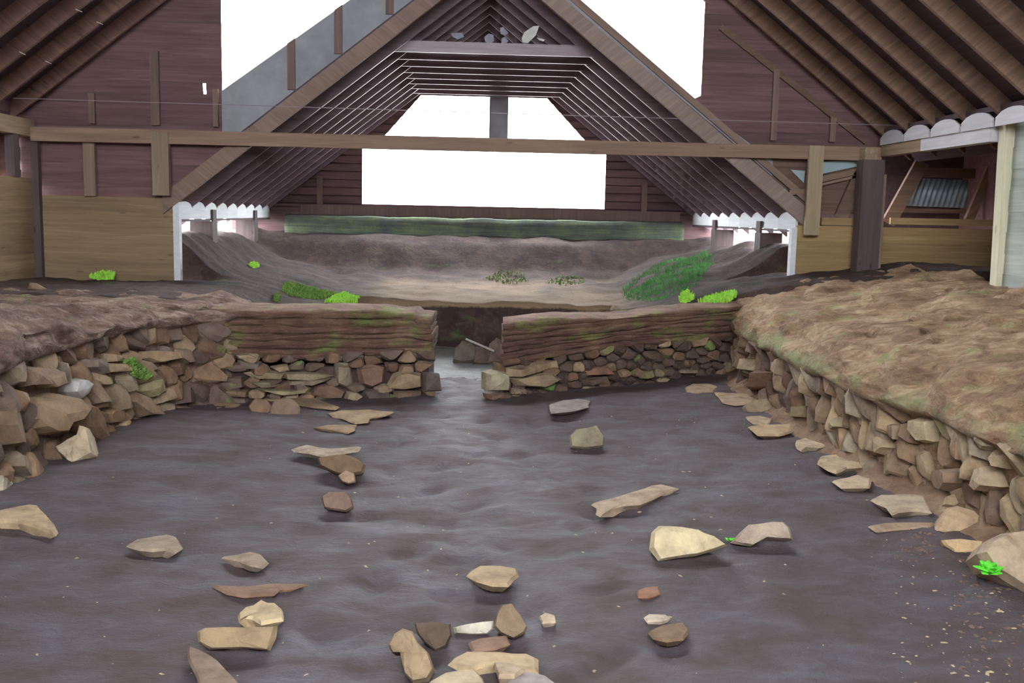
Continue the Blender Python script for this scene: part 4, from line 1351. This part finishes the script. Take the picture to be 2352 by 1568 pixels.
# pile seen through the doorway
rock([(1040,830),(1045,800),(1062,783),(1082,785),(1092,800),(1095,830),(1060,836)], 'b', (0.2,0.19,0.16), 'rounded grey stone of the pile beyond the doorway', seed=1)
rock([(1085,836),(1092,805),(1115,795),(1140,806),(1148,832),(1120,838)], 'b', (0.15,0.12,0.1), 'dark squat stone of the pile beyond the doorway', seed=2)
rock([(1120,838),(1124,790),(1140,776),(1160,790),(1170,836)], 'b', (0.22,0.17,0.15), 'taller stone of the pile, half hidden by the right doorway wall', seed=3)
q0, q1 = hY(1070, 778, 11.2), hY(1125, 800, 11.1)
bar('stick', q0, q1 + Vector((0.05, 0, -0.03)), 0.02, 0.02, 'pale_stick', label='pale stick lying over the stone pile beyond the doorway', cat='stick')
# stones on the left bank
def bank_rock(poly, y, color, label, tb=0.12, mat='stone', seed=0):
    n = Vector((0, -0.9, 0.43)).normalized()
    C = [hit(x, yy, (0, y, hgt(-3, y)), Vector((0, 1, 0))) for x, yy in poly]
    c = sum(C, Vector()) / len(C)
    m = len(C)
    vs = [c + (p - c) * 0.8 + Vector((0, tb, -0.03)) for p in C] + C + [c + (p - c) * 0.7 + n * 0.04 for p in C] + [c + n * 0.05, c + Vector((0, tb, 0))]
    fs = []
    for r0 in (0, m):
        for i in range(m):
            j = (i + 1) % m
            fs.append((r0 + i, r0 + j, r0 + m + j, r0 + m + i))
    for i in range(m):
        fs.append((2 * m + i, 2 * m + (i + 1) % m, 3 * m)); fs.append(((i + 1) % m, i, 3 * m + 1))
    return fix_normals(obj('stone', vs, fs, mat, smooth=True, label=label, cat='stone', color=color))


bank_rock([(62, 665), (68, 648), (85, 650), (105, 662), (103, 674), (85, 670)], 9.9, (0.36, 0.25, 0.16), 'small tan stone on the left bank below the boards')
bank_rock([(58, 672), (66, 668), (85, 678), (78, 684), (64, 682)], 9.8, (0.3, 0.26, 0.23), 'flat grey stone just below the tan one on the left bank', seed=2)


# ------------------------------------------------------------------ greenery
def tuft(name, centre, rad, n, hmin, hmax, mat, label, cat, seed, lean=0.5, w=0.006, kind=None, zf=None):
    rnd = random.Random(seed)
    vs, fs = [], []
    for _ in range(n):
        a = rnd.uniform(0, 2 * PI); r = rad * math.sqrt(rnd.random())
        x, y = centre[0] + r * math.cos(a), centre[1] + r * math.sin(a)
        z = zf(x, y) if zf else centre[2]
        h = rnd.uniform(hmin, hmax)
        b = rnd.uniform(0, 2 * PI)
        dx, dy = math.cos(b), math.sin(b)
        lx, ly = rnd.uniform(-lean, lean) * h, rnd.uniform(-lean, lean) * h
        k = len(vs)
        vs += [(x - dx * w, y - dy * w, z - 0.01), (x + dx * w, y + dy * w, z - 0.01),
               (x + lx * .5 + dx * w, y + ly * .5 + dy * w, z + h * .6), (x + lx * .5 - dx * w, y + ly * .5 - dy * w, z + h * .6), (x + lx, y + ly, z + h)]
        fs += [(k, k + 1, k + 2, k + 3), (k + 3, k + 2, k + 4)]
    return obj(name, vs, fs, mat, label=label, cat=cat, kind=kind)


def leafy(name, p, r, n, mat, label, seed, cat='plant'):
    """small rosette plant: a stem cluster and separate leaves"""
    rnd = random.Random(seed)
    e = empty(name, p, label=label, cat=cat)
    p = Vector(p)
    for i in range(n):
        a = 2 * PI * i / n + rnd.uniform(-0.3, 0.3)
        L = r * rnd.uniform(0.6, 1.0); el = rnd.uniform(0.2, 1.1)
        d = Vector((math.cos(a) * math.cos(el), math.sin(a) * math.cos(el), math.sin(el)))
        s = Vector((-math.sin(a), math.cos(a), 0)) * L * 0.3
        t = p + Vector((0, 0, 0.01))
        up = Vector((0, 0, 0.004))
        vs = [t, t + d * L * .5 + s, t + d * L * .9 - Z * 0.1 * L, t + d * L * .5 - s, t + d * L * 0.5 + Vector((0, 0, 0.12 * L))]
        vs2 = [v - up for v in vs[:4]]
        obj('leaf', vs + vs2, [(0, 1, 4), (1, 2, 4), (2, 3, 4), (3, 0, 4), (5, 8, 7, 6), (0, 5, 6, 1), (1, 6, 7, 2), (2, 7, 8, 3), (3, 8, 5, 0)], mat, e)
    return e


def on_field(px, py, yg):
    """walk a sight line down to the earth level"""
    d = ray(px, py)
    t = 3.0
    while t < 25:
        P = EYE + d * t
        if P.z < hgt(P.x, P.y) and P.y > 9.2: return Vector((P.x, P.y, hgt(P.x, P.y)))
        t += 0.03
    P = hY(px, py, yg)
    return P


def moss_pad(name, poly, mat, label, thick=0.03, seed=0, at=None):
    """cushion of moss following the earth"""
    rnd = random.Random(seed)
    if at is None:
        C = [on_field(x, y, 13) for x, y in poly]
    else:
        C = [at(x, y) for x, y in poly]
    c = sum(C, Vector()) / len(C)
    m = len(C)
    vs = [p - Z * 0.04 for p in C] + [c + (p - c) * 0.85 + Z * thick * rnd.uniform(0.6, 1.1) for p in C]
    vs += [c + (p - c) * 0.45 + Z * thick * rnd.uniform(0.9, 1.7) for p in C] + [c + Z * thick * 1.3]
    fs = []
    for r0 in (0, m):
        for i in range(m):
            j = (i + 1) % m
            fs.append((r0 + i, r0 + j, r0 + m + j, r0 + m + i))
    for i in range(m): fs.append((2 * m + i, 2 * m + (i + 1) % m, 3 * m))
    return fix_normals(obj(name, vs, fs, mat, smooth=True, label=label, cat='moss'))


def sod(name, poly, mat, label, n, hmin, hmax, seed, at=None, out=Z, cat='moss', wid=0.008, jit=0.5, kind=None):
    """growth of tiny leaves over an area"""
    rnd = random.Random(seed)
    x0, x1 = min(p[0] for p in poly), max(p[0] for p in poly); y0, y1 = min(p[1] for p in poly), max(p[1] for p in poly)
    vs, fs = [], []
    k = 0
    out = Vector(out)
    while k < n:
        a, b = rnd.uniform(x0, x1), rnd.uniform(y0, y1)
        if not inpoly(a, b, poly): continue
        k += 1
        P = at(a, b) if at else on_field(a, b, 13)
        d = (out + Vector((rnd.uniform(-jit, jit), rnd.uniform(-jit, jit), rnd.uniform(-jit, jit) * 0.6))).normalized()
        h = rnd.uniform(hmin, hmax)
        t = d.cross(Vector((rnd.uniform(-1, 1), rnd.uniform(-1, 1), rnd.uniform(-1, 1)))).normalized() * wid * rnd.uniform(0.6, 1.4)
        i = len(vs)
        q = P - out * 0.012
        vs += [q - t, q + t, P + d * h * 0.6 + t * 1.3, P + d * h, P + d * h * 0.6 - t * 1.3]
        fs += [(i, i + 1, i + 2, i + 3, i + 4)]
    return obj(name, vs, fs, mat, label=label, cat=cat, kind=kind)


sod('moss_patch', [(745, 696), (765, 682), (790, 674), (812, 682), (826, 690), (815, 703), (785, 702)], 'lime_moss', 'lime green moss patch at the brink beside the left doorway wall', 1300, 0.015, 0.05, 1)
sod('moss_patch', [(648, 668), (655, 650), (690, 655), (735, 668), (780, 676), (735, 688), (700, 686), (670, 682)], 'moss', 'darker green moss patch farther up the left slope', 1300, 0.015, 0.05, 2)
sod('moss_patch', [(572, 612), (580, 606), (592, 607), (596, 613), (584, 617)], 'lime_moss', 'tiny bright moss tuft at the foot of the farther left post', 420, 0.02, 0.05, 3, kind='stuff')
sod('moss_patch', [(628, 690), (636, 675), (644, 682), (642, 695)], 'moss', 'small green moss blob on the dark left slope', 200, 0.02, 0.05, 4)
sod('moss_patch', [(1560, 694), (1565, 678), (1580, 672), (1594, 690), (1575, 697)], 'lime_moss', 'left one of two lime moss tufts behind the right doorway wall', 400, 0.03, 0.07, 5)
sod('moss_patch', [(1605, 696), (1625, 688), (1655, 680), (1680, 674), (1692, 680), (1670, 694)], 'lime_moss', 'right one of two lime moss tufts behind the right doorway wall', 600, 0.03, 0.07, 6)
sod('moss_patch', [(1110, 640), (1150, 622), (1200, 628), (1215, 648), (1170, 655)], 'moss', 'green moss on the dark earth face behind the doorway, nearer the middle', 260, 0.015, 0.035, 16, out=(0, -0.5, 0.8), wid=0.007, kind='stuff')
sod('moss_patch', [(1250, 650), (1290, 632), (1345, 640), (1340, 652), (1290, 658)], 'moss', 'green moss on the dark earth face behind the doorway, farther right', 200, 0.015, 0.035, 17, out=(0, -0.5, 0.8), wid=0.007, kind='stuff')
sod('moss_patch', [(282, 828), (300, 822), (322, 842), (346, 862), (330, 872), (308, 864), (292, 850)], 'moss', 'bright green moss on the stones of the left wall', 800, 0.01, 0.03, 7, at=lambda a, b: Vector((lb(on_side(a, b, lb, 0.09)[0]) + 0.10, *on_side(a, b, lb, 0.09))), out=(0.9, 0, 0.4), wid=0.007)
sod('moss_patch', [(205, 636), (235, 625), (264, 628), (262, 640), (225, 642)], 'lime_moss', 'bright moss slip at the foot of the pale left boards', 300, 0.02, 0.05, 8, at=lambda a, b: hY(a, b, 11.75))
sod('moss_patch', [(22, 694), (50, 680), (74, 690), (60, 702), (35, 704)], 'moss', 'green moss spot on the left bank near the frame edge', 300, 0.01, 0.025, 9, at=lambda a, b: hZ(a, b, lev_l(8.8) + 0.0))


# grass on the right slope
def grass_patch():
    rnd = random.Random(77)
    vs, fs = [], []
    quad = [hp for hp in ((1425, 668), (1500, 612), (1622, 578), (1640, 600), (1600, 655), (1520, 690), (1440, 690))]
    P = [on_field(a, b, 14) for a, b in quad]
    cx = sum(p.x for p in P) / len(P); cy = sum(p.y for p in P) / len(P)
    def inside(x, y):
        c = False
        n = len(P)
        for i in range(n):
            a, b = P[i], P[(i + 1) % n]
            if (a.y > y) != (b.y > y) and x < (b.x - a.x) * (y - a.y) / (b.y - a.y) + a.x: c = not c
        return c
    x0, x1 = min(p.x for p in P), max(p.x for p in P); y0, y1 = min(p.y for p in P), max(p.y for p in P)
    for _ in range(9000):
        x, y = rnd.uniform(x0, x1), rnd.uniform(y0, y1)
        if not inside(x, y) or noise.noise((x * 2.5, y * 2.5, 0)) < -0.25: continue
        z = hgt(x, y); h = rnd.uniform(0.02, 0.06); b = rnd.uniform(0, PI); w = 0.006
        dx, dy = math.cos(b) * w, math.sin(b) * w
        k = len(vs)
        vs += [(x - dx, y - dy, z - .01), (x + dx, y + dy, z - .01), (x + rnd.uniform(-.03, .03), y + rnd.uniform(-.03, .03), z + h)]
        fs.append((k, k + 1, k + 2))
    obj('grass', vs, fs, 'grass', kind='stuff', label='short green grass growing on the right slope under the inner eave', cat='grass')


grass_patch()

pp = hY(2270, 1322, 4.24)
leafy('seedling', tuple(pp), 0.095, 22, 'leaf', 'bright green seedling growing on the face of the massive right boulder', 3)
pp = hZ(2020, 1083, 0.0)
leafy('seedling', (pp.x, pp.y, 0.04), 0.04, 7, 'leaf', 'tiny green sprout at the foot of the right wall, farther one', 4)
pp = hZ(2082, 1105, 0.0)
leafy('seedling', (pp.x, pp.y, 0.04), 0.035, 6, 'leaf', 'tiny green sprout at the foot of the right wall, nearer one', 5)
q = hZ(1676, 1246, 0.02)
leafy('seedling', (q.x, q.y, 0.02), 0.04, 5, 'leaf', 'green sprig between the cream boulder and the arched stone', 6)


# ------------------------------------------------------------------ litter on the floor
def chips(name, spots, mat, label, seed, smin, smax, kind='stuff'):
    rnd = random.Random(seed)
    vs, fs = [], []
    for (x, y) in spots:
        s = rnd.uniform(smin, smax); a = rnd.uniform(0, PI); l = s * rnd.uniform(1, 2.4)
        z = floor_z(x, y)[2]
        c, sn = math.cos(a), math.sin(a)
        k = len(vs)
        for (u, v, w) in ((-l, -s, 0), (l, -s * .7, 0), (l * .8, s, 0), (-l * .7, s * .8, 0), (0, 0, s * .8)):
            vs.append((x + u * c - v * sn, y + u * sn + v * c, z - 0.002 + w))
        fs += [(k, k + 1, k + 4), (k + 1, k + 2, k + 4), (k + 2, k + 3, k + 4), (k + 3, k, k + 4)]
    obj(name, vs, fs, mat, kind=kind, label=label, cat='litter')


rc = random.Random(2)
sp = []
for _ in range(170):
    u = rc.uniform(0, 1) ** 1.6
    px = 2380 - u * 330; py = rc.uniform(1240, 1580)
    p = hZ(px, py)
    if p.x < rb(p.y) - 0.3: sp.append((p.x, p.y))
for (px, py) in ((498, 1195), (365, 1465), (545, 1548), (705, 1548), (650, 1470), (370, 1552), (440, 1546), (820, 1530), (800, 1530), (1540, 1420), (1755, 1345), (1975, 1165), (1990, 1160), (1890, 1485), (2090, 1530), (1365, 1533), (1340, 1508), (900, 1562), (895, 1445), (1250, 1395)):
    p = hZ(px, py); sp.append((p.x, p.y))
for _ in range(150):
    sp.append((rc.uniform(-2.2, 2.4), rc.uniform(3.0, 8.5)))
chips('stone_chips', sp, 'straw', 'pale stone chips and straw scattered over the soil floor', 3, 0.003, 0.009)
sp = []
for _ in range(240):
    px = rc.uniform(2060, 2380); py = rc.uniform(1265, 1560) if px > 2200 else rc.uniform(1230, 1300)
    p = hZ(px, py)
    if p.x < rb(p.y) - 0.03: sp.append((p.x, p.y))
chips('wood_chips', sp, 'rafter_r', 'brown wood chips and crumbs along the foot of the right wall', 5, 0.004, 0.012)

# thin pale flecks above the nearest collar tie
YS = 12.66
for poly, lab in (([(1035, 76), (1062, 75), (1066, 84), (1052, 90), (1040, 85)], 'dim grey scrap at the left of the attic'),
                  ([(1112, 85), (1122, 77), (1134, 80), (1134, 95), (1124, 101), (1114, 95)], 'round dim grey scrap in the middle of the attic'),
                  ([(1148, 64), (1156, 62), (1168, 76), (1160, 81), (1150, 78)], 'upper one of two grey flecks over each other'),
                  ([(1152, 87), (1160, 85), (1168, 94), (1160, 102), (1152, 98)], 'lower one of two grey flecks over each other'),
                  ([(1198, 88), (1204, 74), (1225, 60), (1239, 59), (1230, 82), (1212, 99), (1200, 97)], 'largest brightest scrap in the attic'),
                  ([(1233, 86), (1252, 91), (1248, 95), (1238, 92)], 'thin bright sliver beside the largest scrap'),
                  ([(1150, 104), (1160, 110), (1156, 111)], 'tiny speck on the collar tie below the grey pair'),
                  ([(1210, 106), (1222, 109), (1218, 112), (1212, 111)], 'tiny speck on the collar tie below the largest scrap'),
                  ([(1040, 101), (1051, 104), (1047, 107)], 'tiny speck on the collar tie at the left')):
    pts = [hY(a, b, YS).xz for a, b in poly]
    prism_y('pale_fleck', [tuple(p) for p in pts], YS, YS + 0.012, 'fleck' if 'largest' in lab and 'brightest' in lab or 'sliver' in lab else 'fleck_dim', label=lab, cat='fleck', group='pale flecks in the attic')
